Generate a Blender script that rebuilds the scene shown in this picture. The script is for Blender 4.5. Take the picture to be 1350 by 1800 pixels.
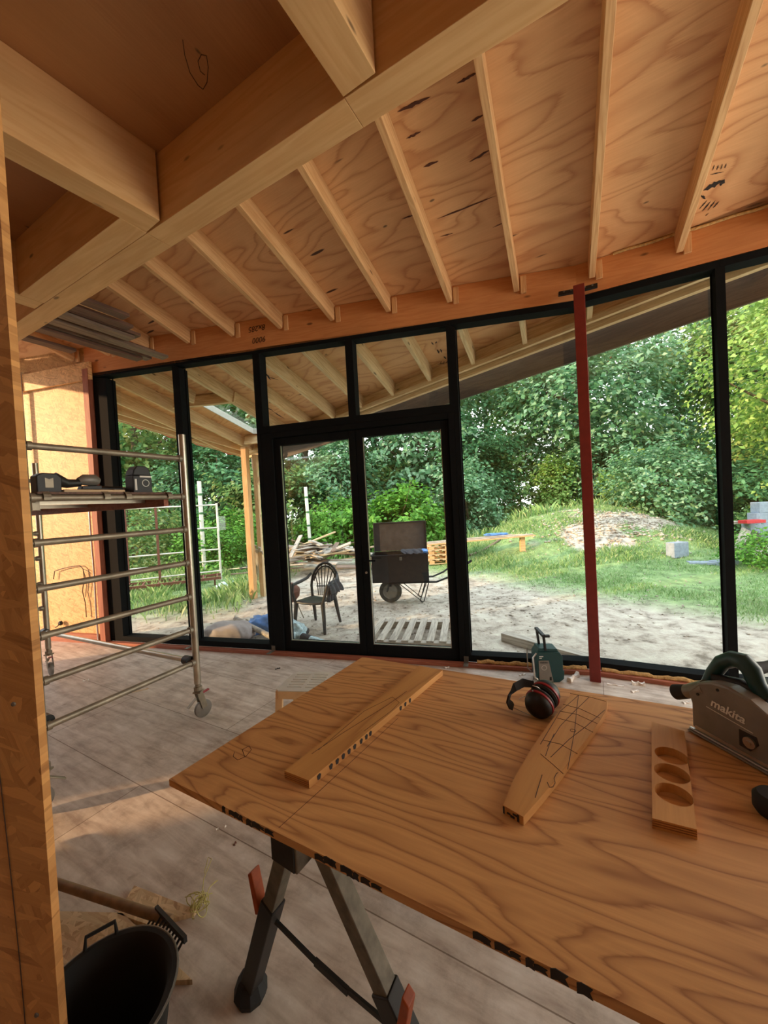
import bpy, bmesh, math, random
import numpy as np
from mathutils import Vector, Matrix

rng = np.random.default_rng(7)
random.seed(7)
SC = bpy.context.scene
COL = SC.collection
for o in list(bpy.data.objects):
    bpy.data.objects.remove(o)

# ---------------------------------------------------------------- camera
FPX, PITCH, ROLL, EYE = 672.0, math.radians(1.2), math.radians(3.06), 1.6
CAM = np.array([0., 0., EYE])
cF = np.array([0, math.cos(PITCH), -math.sin(PITCH)])
R0 = np.array([1., 0, 0]); U0 = np.array([0, math.sin(PITCH), math.cos(PITCH)])
cR = math.cos(ROLL) * R0 - math.sin(ROLL) * U0
cU = math.sin(ROLL) * R0 + math.cos(ROLL) * U0
cd = bpy.data.cameras.new('camera'); co = bpy.data.objects.new('camera', cd); COL.objects.link(co)
cd.sensor_fit = 'VERTICAL'; cd.sensor_height = 36.0; cd.lens = 36.0 * FPX / 1800.0
cd.clip_start = 0.02; cd.clip_end = 300
mw = Matrix.Identity(4)
for i in range(3):
    mw[i][0] = cR[i]; mw[i][1] = cU[i]; mw[i][2] = -cF[i]; mw[i][3] = CAM[i]
co.matrix_world = mw
SC.camera = co

# ---------------------------------------------------------------- light
SC.view_settings.view_transform = 'Standard'
SC.view_settings.look = 'None'
SC.view_settings.gamma = 1.0
SC.view_settings.use_curve_mapping = False
SC.view_settings.exposure = 0.68
W = bpy.data.worlds.new('world'); SC.world = W; W.use_nodes = True
nt = W.node_tree; nt.nodes.clear()
wo = nt.nodes.new('ShaderNodeOutputWorld'); bg = nt.nodes.new('ShaderNodeBackground')
gr = nt.nodes.new('ShaderNodeValToRGB'); tc = nt.nodes.new('ShaderNodeTexCoord'); sx = nt.nodes.new('ShaderNodeSeparateXYZ')
nt.links.new(tc.outputs['Generated'], sx.inputs[0]); nt.links.new(sx.outputs[2], gr.inputs[0])
gr.color_ramp.elements[0].color = (1.0, 0.98, 0.93, 1); gr.color_ramp.elements[0].position = 0.0
gr.color_ramp.elements[1].color = (0.80, 0.88, 1.0, 1); gr.color_ramp.elements[1].position = 0.8
nt.links.new(gr.outputs[0], bg.inputs[0]); bg.inputs[1].default_value = 2.1
nt.links.new(bg.outputs[0], wo.inputs[0])

def add_light(name, kind, loc, direction, energy, color, size=None, size_y=None, angle=None):
    l = bpy.data.lights.new(name, kind); o = bpy.data.objects.new(name, l); COL.objects.link(o)
    o.location = loc
    o.rotation_euler = Vector(direction).to_track_quat('-Z', 'Y').to_euler()
    l.energy = energy; l.color = color
    if size: l.shape = 'RECTANGLE'; l.size = size; l.size_y = size_y or size
    if angle is not None: l.angle = angle
    return o
SUNDIR = (0.95, 0.25, -0.20)
add_light('sun', 'SUN', (-20, -5, 8), SUNDIR, 4.4, (1.0, 0.60, 0.31), angle=math.radians(1.2))
# added area lamps: interior fill at the right, extra daylight in the rooflight
add_light('fill_lamp_right', 'AREA', (4.75, 1.35, 1.85), (-0.96, 0.16, 0.05), 62, (1.0, 0.86, 0.70), 1.7, 2.6)
add_light('daylight_rooflight', 'AREA', (-1.33, 0.24, 3.90), (0, 0, -1), 2.5, (1.0, 0.92, 0.80), 0.4, 1.6).rotation_euler = (0, 0, math.radians(-29))

# ---------------------------------------------------------------- measuring helpers
def ray(px, py):
    d = cF * FPX + cR * (px - 675) + cU * (900 - py)
    return d / np.linalg.norm(d)
def onz(px, py, z=0.0):
    d = ray(px, py); return CAM + d * (z - EYE) / d[2]
def onplane(px, py, P, n):
    d = ray(px, py); return CAM + d * np.dot(np.array(P) - CAM, n) / np.dot(d, n)
def onvert(px, py, P, h):
    return onplane(px, py, P, np.array([h[1], -h[0], 0.]))
def aty(px, py, y):
    d = ray(px, py); return CAM + d * (y / d[1])
def nrm(v):
    v = np.array(v, float); return v / np.linalg.norm(v)
V3 = lambda *a: np.array(a, float)

# ---------------------------------------------------------------- material helpers
MATS = {}
class NT:
    def __init__(s, name):
        s.m = bpy.data.materials.new(name); s.m.use_nodes = True; s.t = s.m.node_tree; s.t.nodes.clear()
        s.out = s.n('OutputMaterial'); s.p = s.n('BsdfPrincipled'); s.l(s.p, 0, s.out, 0)
    def n(s, typ, **kw):
        nd = s.t.nodes.new('ShaderNode' + typ)
        for k, v in kw.items(): setattr(nd, k, v)
        return nd
    def l(s, a, ao, b, bi): s.t.links.new(a.outputs[ao], b.inputs[bi])
    def coord(s, scale=(1, 1, 1), rot=(0, 0, 0), rnd=True, which='Object'):
        t = s.n('TexCoord'); mp = s.n('Mapping')
        mp.inputs['Scale'].default_value = scale; mp.inputs['Rotation'].default_value = rot
        if rnd:
            oi = s.n('ObjectInfo'); mu = s.n('VectorMath', operation='MULTIPLY_ADD')
            cx = s.n('CombineXYZ')
            for i in range(3): s.l(oi, 'Random', cx, i)
            s.l(cx, 0, mu, 0); mu.inputs[1].default_value = (37., 53., 71.); s.l(t, which, mu, 2); s.l(mu, 0, mp, 0)
        else: s.l(t, which, mp, 0)
        return mp
    def noise(s, src, scale, detail=4, rough=0.55, dist=0.0):
        n = s.n('TexNoise'); s.l(src, 0, n, 'Vector')
        n.inputs['Scale'].default_value = scale; n.inputs['Detail'].default_value = detail
        n.inputs['Roughness'].default_value = rough; n.inputs['Distortion'].default_value = dist
        return n
    def vor(s, src, scale, feature='F1', rand=1.0):
        n = s.n('TexVoronoi', feature=feature); s.l(src, 0, n, 'Vector'); n.inputs['Scale'].default_value = scale
        n.inputs['Randomness'].default_value = rand
        return n
    def math(s, op, a, b=None, c=None, clamp=False):
        n = s.n('Math', operation=op); n.use_clamp = clamp
        for i, x in enumerate((a, b, c)):
            if x is None: continue
            if isinstance(x, (int, float)): n.inputs[i].default_value = x
            else: s.l(x[0], x[1], n, i)
        return n
    def ramp(s, src, so, pts):
        r = s.n('ValToRGB'); s.l(src, so, r, 0)
        e = r.color_ramp.elements
        while len(e) < len(pts): e.new(0.5)
        for k, (p, c) in enumerate(pts):
            e[k].position = p; e[k].color = (c[0], c[1], c[2], 1) if hasattr(c, '__len__') else (c, c, c, 1)
        return r
    def mix(s, fac, a, b, mode='MIX'):
        n = s.n('Mix', data_type='RGBA', blend_type=mode)
        for idx, x in ((0, fac), (6, a), (7, b)):
            if isinstance(x, (int, float)): n.inputs[idx].default_value = x
            elif isinstance(x, tuple) and not hasattr(x[0], 'outputs'): n.inputs[idx].default_value = (x[0], x[1], x[2], 1)
            else: s.l(x[0], x[1], n, idx)
        return n
    def bump(s, src, so, strength=0.3, dist=0.01):
        b = s.n('Bump'); b.inputs['Strength'].default_value = strength; b.inputs['Distance'].default_value = dist
        s.l(src, so, b, 'Height'); s.l(b, 0, s.p, 'Normal'); return b
    def setp(s, **kw):
        for k, v in kw.items():
            i = s.p.inputs[k.replace('_', ' ')]
            i.default_value = (v[0], v[1], v[2], 1) if (hasattr(v, '__len__') and len(v) == 3) else v
        return s

def srgb(r, g, b):
    f = lambda c: (c / 255 / 12.92) if c / 255 <= 0.04045 else ((c / 255 + 0.055) / 1.055) ** 2.4
    return (f(r), f(g), f(b))

def plain(name, c, rough=0.6, metal=0.0, vary=0.15, scale=18, bump=0.0, **kw):
    t = NT(name); mp = t.coord()
    n = t.noise(mp, scale, 5)
    r = t.ramp(n, 'Fac', [(0.3, tuple(x * (1 - vary) for x in c)), (0.7, tuple(min(1, x * (1 + vary)) for x in c))])
    t.l(r, 0, t.p, 'Base Color'); t.setp(Roughness=rough, Metallic=metal, **kw)
    if bump: t.bump(n, 'Fac', bump, 0.01)
    MATS[name] = t.m; return t.m

def timber(name, a, b, knots=True, rough=0.65, gscale=1.0):
    """straight grain running along the local X axis"""
    t = NT(name); mp = t.coord((0.7 * gscale, 9 * gscale, 9 * gscale))
    w = t.noise(mp, 1.6, 3, 0.5, 0.6)
    s_ = t.math('MULTIPLY', (w, 'Fac'), 34.0); s2 = t.math('SINE', (s_, 0)); s3 = t.math('MULTIPLY_ADD', (s2, 0), 0.5, 0.5)
    fine = t.noise(mp, 14, 4, 0.6)
    m = t.math('MULTIPLY_ADD', (fine, 'Fac'), 0.7, -0.1); f = t.math('MULTIPLY_ADD', (s3, 0), 0.38, (m, 0))
    r = t.ramp(f, 0, [(0.15, a), (0.75, b)])
    big = t.coord((0.8, 2, 2)); bn = t.noise(big, 2.0, 2)
    br = t.ramp(bn, 'Fac', [(0.3, (0.82, 0.80, 0.78)), (0.7, (1.0, 1.0, 1.0))])
    c = t.mix(0.8, (r, 0), (br, 0), 'MULTIPLY')
    last = (c, 2)
    if knots:
        km = t.coord((1.6, 4.2, 4.2)); v = t.vor(km, 1.5)
        kr = t.ramp(v, 'Distance', [(0.05, (1, 1, 1)), (0.10, (0, 0, 0))])
        kc = tuple(x * 0.32 for x in a)
        k = t.mix((kr, 0), last, kc); last = (k, 2)
    t.t.links.new(last[0].outputs[last[1]], t.p.inputs['Base Color'])
    t.setp(Roughness=rough); t.bump(f, 0, 0.12, 0.003)
    MATS[name] = t.m; return t.m

def plywood(name, a, b, freq=11.0, sc=(0.55, 3.0, 3.0), knots=True, patches=False, rough=0.6, strength=1.0):
    """rotary-cut softwood veneer: flame figure stretched along local X"""
    t = NT(name); mp = t.coord(sc)
    n = t.noise(mp, 1.0, 2.5, 0.38, 0.25)
    mp2 = t.coord((2.5, 55, 55)); fine = t.noise(mp2, 2.0, 4, 0.65)
    ph0 = t.math('MULTIPLY', (n, 'Fac'), freq); ph = t.math('MULTIPLY_ADD', (fine, 'Fac'), 0.22, (ph0, 0)); fr_ = t.math('FRACT', (ph, 0))
    line = t.ramp(fr_, 0, [(0.0, 0.30), (0.10, 0.85), (0.55, 1.0), (0.82, 0.62), (0.97, 0.0), (1.0, 0.30)])
    f1 = t.math('MULTIPLY', (line, 0), 0.62 * strength); f = t.math('MULTIPLY_ADD', (fine, 'Fac'), 0.55, (f1, 0))
    r = t.ramp(f, 0, [(0.18, b), (0.95, a)])
    bmap = t.coord((0.6, 1.2, 1.2)); bn = t.noise(bmap, 2.2, 3)
    br = t.ramp(bn, 'Fac', [(0.32, (0.86, 0.83, 0.80)), (0.68, (1.0, 1.0, 1.0))])
    c = t.mix(0.9, (r, 0), (br, 0), 'MULTIPLY'); last = (c, 2)
    if knots:
        km = t.coord((1.3, 3.0, 3.0)); v = t.vor(km, 1.7)
        kr = t.ramp(v, 'Distance', [(0.030, (1, 1, 1)), (0.055, (0, 0, 0))])
        k = t.mix((kr, 0), last, tuple(x * 0.22 for x in a)); last = (k, 2)
    if patches:
        pm = t.coord((1.1, 7, 7)); v = t.vor(pm, 1.0); nn = t.noise(pm, 3, 3)
        d = t.math('MULTIPLY_ADD', (nn, 'Fac'), 0.14, (v, 'Distance'))
        pr = t.ramp(d, 0, [(0.13, (1, 1, 1)), (0.16, (0, 0, 0))])
        k = t.mix((pr, 0), last, (0.06, 0.022, 0.01)); last = (k, 2)
    t.t.links.new(last[0].outputs[last[1]], t.p.inputs['Base Color'])
    t.setp(Roughness=rough); t.bump(f, 0, 0.08, 0.003)
    MATS[name] = t.m; return t.m

def osb(name, light, mid, dark, plane='XZ', k=1.0):
    t = NT(name)
    tcn = t.n('TexCoord'); sp = t.n('SeparateXYZ'); cb = t.n('CombineXYZ'); t.l(tcn, 'Object', sp, 0)
    t.l(sp, 0, cb, 0); t.l(sp, 2 if plane == 'XZ' else 1, cb, 1)
    vals = []
    for i, (ang, ox) in enumerate(((0.35, 0), (1.25, 3.3), (2.4, 7.7))):
        mp = t.n('Mapping'); mp.inputs['Rotation'].default_value = (0, 0, ang)
        mp.inputs['Location'].default_value = (ox, ox * 0.7, ox); t.l(cb, 0, mp, 0)
        ws = t.noise(mp, 16 * k, 4)
        wv = t.n('VectorMath', operation='MULTIPLY_ADD'); t.l(ws, 'Color', wv, 0); wv.inputs[1].default_value = (0.035, 0.02, 0); t.l(mp, 0, wv, 2)
        st = t.n('Mapping'); st.inputs['Scale'].default_value = (13 * k, 70 * k, 1); t.l(wv, 0, st, 0)
        v = t.n('TexVoronoi', feature='F1', voronoi_dimensions='2D'); t.l(st, 0, v, 'Vector'); v.inputs['Scale'].default_value = 1.0
        sc_ = t.n('SeparateColor'); t.l(v, 'Color', sc_, 0)
        gn = t.n('Mapping'); gn.inputs['Scale'].default_value = (6 * k, 160 * k, 1); t.l(mp, 0, gn, 0)
        g = t.noise(gn, 1.0, 3)
        h0 = t.math('MULTIPLY', (sc_, 0), 0.75); val = t.math('MULTIPLY_ADD', (g, 'Fac'), 0.55, (h0, 0))
        vals.append((val, sc_, v))
    m1 = t.math('GREATER_THAN', (vals[0][1], 1), 0.52); m2 = t.math('GREATER_THAN', (vals[1][1], 1), 0.5)
    a = t.n('Mix', data_type='FLOAT'); t.l(m2, 0, a, 0); t.l(vals[2][0], 0, a, 2); t.l(vals[1][0], 0, a, 3)
    b = t.n('Mix', data_type='FLOAT'); t.l(m1, 0, b, 0); t.l(a, 0, b, 2); t.l(vals[0][0], 0, b, 3)
    r = t.ramp(b, 0, [(0.08, dark), (0.30, mid), (0.75, light), (1.0, tuple(min(1, x * 1.15) for x in light))])
    t.l(r, 0, t.p, 'Base Color'); t.setp(Roughness=0.6); t.bump(b, 0, 0.35, 0.004)
    MATS[name] = t.m; return t.m

# wood family
timber('pine', srgb(212, 160, 106), srgb(236, 194, 140))
timber('pine_pale', srgb(205, 170, 125), srgb(236, 208, 165))
timber('pine_beam', srgb(220, 170, 112), srgb(232, 188, 132), gscale=0.6)
timber('pine_header', srgb(214, 142, 84), srgb(226, 160, 100))
timber('red_timber', srgb(150, 84, 60), srgb(178, 108, 80), knots=False)
timber('dark_board', srgb(84, 56, 44), srgb(122, 88, 70), knots=False)
timber('grey_board', srgb(108, 88, 74), srgb(146, 124, 106), knots=False)
timber('weathered', srgb(150, 140, 128), srgb(208, 198, 182), knots=False)
timber('fascia_dark', srgb(62, 54, 46), srgb(88, 77, 66), knots=False)
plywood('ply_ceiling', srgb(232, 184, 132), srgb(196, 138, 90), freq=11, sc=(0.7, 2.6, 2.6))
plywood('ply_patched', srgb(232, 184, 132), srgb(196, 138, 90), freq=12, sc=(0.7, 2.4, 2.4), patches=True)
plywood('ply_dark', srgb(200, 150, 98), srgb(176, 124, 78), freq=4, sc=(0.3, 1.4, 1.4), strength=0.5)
plywood('ply_table', srgb(220, 166, 104), srgb(158, 104, 56), freq=19, sc=(0.9, 5.4, 5.4), knots=False)
plywood('ply_batten', srgb(226, 172, 100), srgb(180, 122, 62), freq=4, sc=(0.8, 6, 6), knots=False, strength=0.7)
osb('osb_wall', srgb(226, 182, 122), srgb(200, 150, 92), srgb(140, 92, 50), 'XZ')
osb('osb_flat', srgb(205, 175, 135), srgb(180, 145, 105), srgb(120, 85, 58), 'XY')
osb('osb_near', srgb(202, 146, 84), srgb(180, 124, 66), srgb(126, 80, 42), 'XZ', k=0.85)
plain('edge_ply', srgb(150, 98, 58), 0.7, vary=0.3, scale=40)
plain('edge_dark', srgb(84, 44, 26), 0.7)
plain('ink', (0.02, 0.016, 0.014), 0.7)
plain('pencil', srgb(66, 40, 22), 0.7)
# metals and paints
plain('black_powder', srgb(26, 28, 29), 0.8, vary=0.08, Specular_IOR_Level=0.06)
plain('alu', srgb(190, 182, 165), 0.34, 0.85, vary=0.18, scale=8)
plain('alu_dull', srgb(150, 140, 122), 0.5, 0.6, vary=0.25, scale=10)
plain('zinc', srgb(118, 112, 100), 0.55, 0.55, vary=0.3, scale=30)
plain('red_oxide', srgb(126, 40, 32), 0.5, vary=0.1)
plain('black_steel', srgb(26, 26, 27), 0.5, vary=0.4, scale=20)
plain('black_plastic', srgb(15, 14, 14), 0.5, vary=0.1)
plain('black_rubber', srgb(26, 26, 25), 0.75, vary=0.2)
plain('orange_plastic', srgb(170, 78, 34), 0.5, vary=0.25, scale=30)
plain('teal_plastic', srgb(16, 62, 64), 0.42, vary=0.1)
plain('steel_grey', srgb(66, 63, 62), 0.5, vary=0.25, scale=12)
plain('case_grey', srgb(126, 121, 113), 0.42, 0.15, vary=0.12)
plain('silver', srgb(190, 186, 178), 0.3, 0.8)
plain('white_plastic', srgb(205, 200, 190), 0.45, vary=0.06)
plain('cream_plastic', srgb(226, 190, 142), 0.45, vary=0.06)
plain('white_print', srgb(225, 222, 212), 0.5, vary=0.03)
plain('red_plastic', srgb(150, 24, 40), 0.4, vary=0.1)
plain('dark_chair', srgb(40, 38, 36), 0.45, vary=0.1)
plain('charcoal_cloth', srgb(58, 58, 62), 0.9, vary=0.4, scale=60, bump=0.5)
plain('foam', srgb(238, 232, 222), 0.8, vary=0.08, bump=0.3)
plain('pu_foam', srgb(205, 170, 110), 0.8, vary=0.3, scale=60, bump=0.8)
plain('blue_sheet', srgb(90, 140, 210), 0.5, vary=0.25, scale=10)
plain('grey_sack', srgb(168, 158, 156), 0.7, vary=0.12, scale=9)
plain('film', srgb(190, 215, 222), 0.22, vary=0.35, scale=25, bump=0.6)
plain('block_grey', srgb(150, 160, 172), 0.85, vary=0.15, bump=0.4)
plain('rust', srgb(120, 76, 62), 0.8, vary=0.3, scale=20)
plain('bark', srgb(92, 80, 62), 0.9, vary=0.35, scale=9, bump=0.9)
plain('cable', srgb(60, 40, 28), 0.6)
plain('conduit', srgb(190, 190, 192), 0.35, 0.4)
plain('green_tape', srgb(40, 140, 110), 0.5)
plain('red_sheet', srgb(206, 46, 52), 0.5)
plain('rope', srgb(188, 176, 104), 0.8, vary=0.2, scale=60)
plain('pink_membrane', srgb(228, 130, 120), 0.7)
plain('handle_wood', srgb(128, 98, 66), 0.6, vary=0.25, scale=20)
plain('sawdust', srgb(215, 190, 150), 0.9)
plain('tire', srgb(70, 68, 62), 0.85, vary=0.3, bump=0.4)
plain('chimney', srgb(160, 130, 110), 0.8)

# foliage: colour differs leaf by leaf
def leafmat(name, cols, trans=0.35):
    t = NT(name); g = t.n('NewGeometry')
    r = t.ramp(g, 'Random Per Island', [(i / (len(cols) - 1), c) for i, c in enumerate(cols)])
    t.l(r, 0, t.p, 'Base Color'); t.setp(Roughness=0.5, Specular_IOR_Level=0.35)
    tr = t.n('BsdfTranslucent'); t.l(r, 0, tr, 0); mx = t.n('MixShader'); mx.inputs[0].default_value = trans
    t.l(t.p, 0, mx, 1); t.l(tr, 0, mx, 2); t.l(mx, 0, t.out, 0)
    MATS[name] = t.m; return t.m
leafmat('leaf_blue', [(0.06, 0.18, 0.08), (0.13, 0.32, 0.14), (0.25, 0.48, 0.26), (0.42, 0.62, 0.42)], 0.4)
leafmat('leaf_dark', [(0.04, 0.13, 0.05), (0.09, 0.26, 0.11), (0.18, 0.40, 0.18)], 0.4)
leafmat('leaf_bright', [(0.05, 0.17, 0.02), (0.14, 0.38, 0.05), (0.22, 0.50, 0.08)])
leafmat('leaf_yellow', [(0.13, 0.28, 0.05), (0.28, 0.48, 0.11), (0.48, 0.62, 0.20)])
leafmat('leaf_mid', [(0.06, 0.17, 0.05), (0.14, 0.32, 0.10), (0.28, 0.44, 0.14), (0.40, 0.44, 0.16)], 0.4)
leafmat('grass_blade', [(0.14, 0.27, 0.08), (0.24, 0.42, 0.14), (0.36, 0.55, 0.22), (0.52, 0.58, 0.32)], 0.3)

# glass: a thin clear sheet, reflective at grazing angles
t = NT('glass')
tb = t.n('BsdfTransparent'); tb.inputs[0].default_value = (0.955, 0.985, 0.972, 1)
gb = t.n('BsdfGlossy'); gb.inputs['Roughness'].default_value = 0.0; gb.inputs[0].default_value = (1, 1, 1, 1)
fr = t.n('LayerWeight'); fr.inputs[0].default_value = 0.5
f5 = t.math('POWER', (fr, 1), 5.0); fm = t.math('MULTIPLY_ADD', (f5, 0), 0.95, 0.042, clamp=True)
mx = t.n('MixShader'); t.l(fm, 0, mx, 0); t.l(tb, 0, mx, 1); t.l(gb, 0, mx, 2); t.l(mx, 0, t.out, 0)
MATS['glass'] = t.m

# the dusty plywood floor with its seams
t = NT('floor_ply'); A_ = math.radians(29.0)
mp = t.coord((1, 1, 1), (0, 0, A_), rnd=False)
br = t.n('TexBrick'); t.l(mp, 0, br, 'Vector'); br.offset = 0.5
br.inputs['Scale'].default_value = 1.0; br.inputs['Mortar Size'].default_value = 0.003; br.inputs['Mortar Smooth'].default_value = 0.3
br.inputs['Brick Width'].default_value = 2.44; br.inputs['Row Height'].default_value = 0.61
br.inputs['Color1'].default_value = (1, 1, 1, 1); br.inputs['Color2'].default_value = (0.86, 0.86, 0.86, 1); br.inputs['Mortar'].default_value = (0.30, 0.24, 0.19, 1)
wv = t.n('Mapping'); wv.inputs['Scale'].default_value = (1.0, 6, 1); t.l(mp, 0, wv, 0)
gn = t.noise(wv, 3.2, 5, 0.6, 0.5); gcol = t.ramp(gn, 'Fac', [(0.3, srgb(182, 164, 148)), (0.5, srgb(210, 196, 180)), (0.7, srgb(228, 217, 204))])
st = t.noise(mp, 4.5, 8, 0.72); sr = t.ramp(st, 'Fac', [(0.36, (0.50, 0.44, 0.40)), (0.50, (0.86, 0.82, 0.80)), (0.62, (1, 1, 1))])
c1 = t.mix(0.6, (gcol, 0), (sr, 0), 'MULTIPLY')
sp = t.vor(mp, 4.2); spn = t.noise(mp, 17, 4); spd = t.math('MULTIPLY_ADD', (spn, 'Fac'), 0.20, (sp, 'Distance'))
spr = t.ramp(spd, 0, [(0.10, (0.42, 0.34, 0.28)), (0.19, (1, 1, 1))])
c2 = t.mix(0.8, (c1, 2), (spr, 0), 'MULTIPLY')
c3 = t.mix(0.85, (c2, 2), (br, 'Color'), 'MULTIPLY')
t.l(c3, 2, t.p, 'Base Color'); t.setp(Roughness=0.62); t.bump(st, 'Fac', 0.15, 0.01); MATS['floor_ply'] = t.m

# garden soil: trampled sand turning to green where an attribute says grass grows
t = NT('garden_ground'); mp = t.coord((1, 1, 1), rnd=False)
at = t.n('Attribute'); at.attribute_name = 'grassy'
n1 = t.noise(mp, 5, 8, 0.7); n2 = t.noise(mp, 0.9, 4)
soil = t.ramp(n1, 'Fac', [(0.34, srgb(122, 112, 98)), (0.48, srgb(188, 176, 160)), (0.66, srgb(222, 212, 198))])
grs = t.ramp(n1, 'Fac', [(0.35, srgb(96, 124, 72)), (0.55, srgb(140, 168, 108)), (0.7, srgb(180, 196, 140))])
gf = t.math('MULTIPLY_ADD', (n1, 'Fac'), 0.9, -0.45); gg = t.math('ADD', (gf, 0), (at, 'Fac'), clamp=True)
c = t.mix((gg, 0), (soil, 0), (grs, 0)); br2 = t.ramp(n2, 'Fac', [(0.3, (0.86, 0.85, 0.84)), (0.7, (1, 1, 1))])
c2 = t.mix(0.7, (c, 2), (br2, 0), 'MULTIPLY'); t.l(c2, 2, t.p, 'Base Color'); t.setp(Roughness=0.95)
t.bump(n1, 'Fac', 0.7, 0.06); MATS['garden_ground'] = t.m

# ---------------------------------------------------------------- mesh helpers
class MB:
    def __init__(s): s.v = []; s.f = []
    def add(s, vs, fs):
        o = len(s.v); s.v += [tuple(float(c) for c in v) for v in vs]; s.f += [tuple(i + o for i in f) for f in fs]; return s
    def hexa(s, p):
        return s.add(p, [(3, 2, 1, 0), (4, 5, 6, 7), (0, 1, 5, 4), (1, 2, 6, 5), (2, 3, 7, 6), (3, 0, 4, 7)])
    def box(s, c, sz, M=None):
        x, y, z = (k / 2 for k in sz)
        p = [V3(a, b, d) for d in (-z, z) for a, b in ((-x, -y), (x, -y), (x, y), (-x, y))]
        M = M if M is not None else np.eye(3)
        return s.hexa([np.array(c) + M @ q for q in p])
    def beam(s, a, b, w, h, up=(0, 0, 1), drop=0.0):
        """box from a to b; h along up; drop moves it along -up"""
        a = np.array(a, float); b = np.array(b, float); x = nrm(b - a); z = nrm(np.array(up, float) - x * np.dot(up, x)); y = np.cross(z, x)
        off = -z * drop
        p = []
        for zz in (-h / 2, h / 2):
            for e, yy in ((a, -w / 2), (b, -w / 2), (b, w / 2), (a, w / 2)): p.append(e + y * yy + z * zz + off)
        return s.hexa(p)
    def tube(s, pts, r, n=10, cap=True, rs=None):
        pts = [np.array(p, float) for p in pts]; rings = []
        up = V3(0, 0, 1); o = len(s.v)
        d0 = nrm(pts[1] - pts[0])
        ref = up if abs(d0[2]) < 0.9 else V3(1, 0, 0)
        for i, p in enumerate(pts):
            d = nrm(pts[min(i + 1, len(pts) - 1)] - pts[max(i - 1, 0)])
            a = nrm(ref - d * np.dot(ref, d)); b = np.cross(d, a); ref = a
            rr = rs[i] if rs is not None else r
            for k in range(n):
                t_ = 2 * math.pi * k / n; s.v.append(tuple(p + (a * math.cos(t_) + b * math.sin(t_)) * rr))
        for i in range(len(pts) - 1):
            for k in range(n):
                k2 = (k + 1) % n
                s.f.append((o + i * n + k, o + i * n + k2, o + (i + 1) * n + k2, o + (i + 1) * n + k))
        if cap:
            s.f.append(tuple(o + k for k in reversed(range(n)))); e = o + (len(pts) - 1) * n; s.f.append(tuple(e + k for k in range(n)))
        return s
    def lathe(s, prof, c=(0, 0, 0), axis=(0, 0, 1), n=24, closed=False):
        z = nrm(axis); a = nrm(V3(1, 0, 0) - z * z[0]) if abs(z[0]) < 0.9 else nrm(V3(0, 1, 0) - z * z[1]); b = np.cross(z, a)
        o = len(s.v); c = np.array(c, float)
        for r, h in prof:
            for k in range(n):
                t_ = 2 * math.pi * k / n; s.v.append(tuple(c + z * h + (a * math.cos(t_) + b * math.sin(t_)) * r))
        m = len(prof)
        for i in range(m - 1 if not closed else m):
            j = (i + 1) % m
            for k in range(n):
                k2 = (k + 1) % n; s.f.append((o + i * n + k, o + i * n + k2, o + j * n + k2, o + j * n + k))
        if not closed:
            if prof[0][0] > 1e-4: s.f.append(tuple(o + k for k in reversed(range(n))))
            if prof[-1][0] > 1e-4: s.f.append(tuple(o + (m - 1) * n + k for k in range(n)))
        return s
    def prism(s, poly, O, ax, ay, t0, t1, an=None):
        """polygon in the plane (O, ax, ay) extruded along its normal from t0 to t1"""
        O = np.array(O, float); ax = np.array(ax, float); ay = np.array(ay, float); az = np.cross(ax, ay) if an is None else np.array(an, float)
        n = len(poly); lo = [O + ax * x + ay * y + az * t0 for x, y in poly]; hi = [O + ax * x + ay * y + az * t1 for x, y in poly]
        return s.add(lo + hi, [tuple(reversed(range(n))), tuple(range(n, 2 * n))] + [(i, (i + 1) % n, n + (i + 1) % n, n + i) for i in range(n)])
    def build(s, name, mat, parent=None, M=None, smooth=False, bevel=0.0, sub=0):
        me = bpy.data.meshes.new(name); V = np.array(s.v)
        if M is None:
            mn = V.min(0); mx_ = V.max(0); M = Matrix.Translation(((mn[0] + mx_[0]) / 2, (mn[1] + mx_[1]) / 2, mn[2]))
        Mi = np.array(M.inverted()); L = V @ Mi[:3, :3].T + Mi[:3, 3]
        me.from_pydata([tuple(x) for x in L], [], s.f); me.update()
        bm = bmesh.new(); bm.from_mesh(me); bmesh.ops.recalc_face_normals(bm, faces=bm.faces); bm.to_mesh(me); bm.free()
        if smooth: me.shade_smooth()
        me.materials.append(MATS[mat] if isinstance(mat, str) else mat)
        o = bpy.data.objects.new(name, me); COL.objects.link(o)
        if parent is not None:
            o.parent = parent; o.matrix_basis = world(parent).inverted() @ M
        else: o.matrix_basis = M
        if bevel:
            b = o.modifiers.new('bevel', 'BEVEL'); b.width = bevel; b.segments = 2; b.limit_method = 'ANGLE'
        if sub:
            b = o.modifiers.new('sub', 'SUBSURF'); b.levels = sub; b.render_levels = sub
        if smooth and not sub:
            me.set_sharp_from_angle(angle=math.radians(40))
        return o
def world(o):
    m = o.matrix_basis.copy()
    while o.parent: o = o.parent; m = o.matrix_basis @ m
    return m
def frame_of(a, b, up=(0, 0, 1)):
    a = np.array(a, float); b = np.array(b, float); x = nrm(b - a); z = nrm(np.array(up, float) - x * np.dot(up, x)); y = np.cross(z, x)
    M = Matrix.Identity(4)
    for i in range(3): M[i][0] = x[i]; M[i][1] = y[i]; M[i][2] = z[i]; M[i][3] = a[i]
    return M
def board(name, mat, a, b, w, h, up=(0, 0, 1), drop=0.0, parent=None, bevel=0.003):
    return MB().beam(a, b, w, h, up, drop).build(name, mat, parent, M=frame_of(a, b, up), bevel=bevel)
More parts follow.
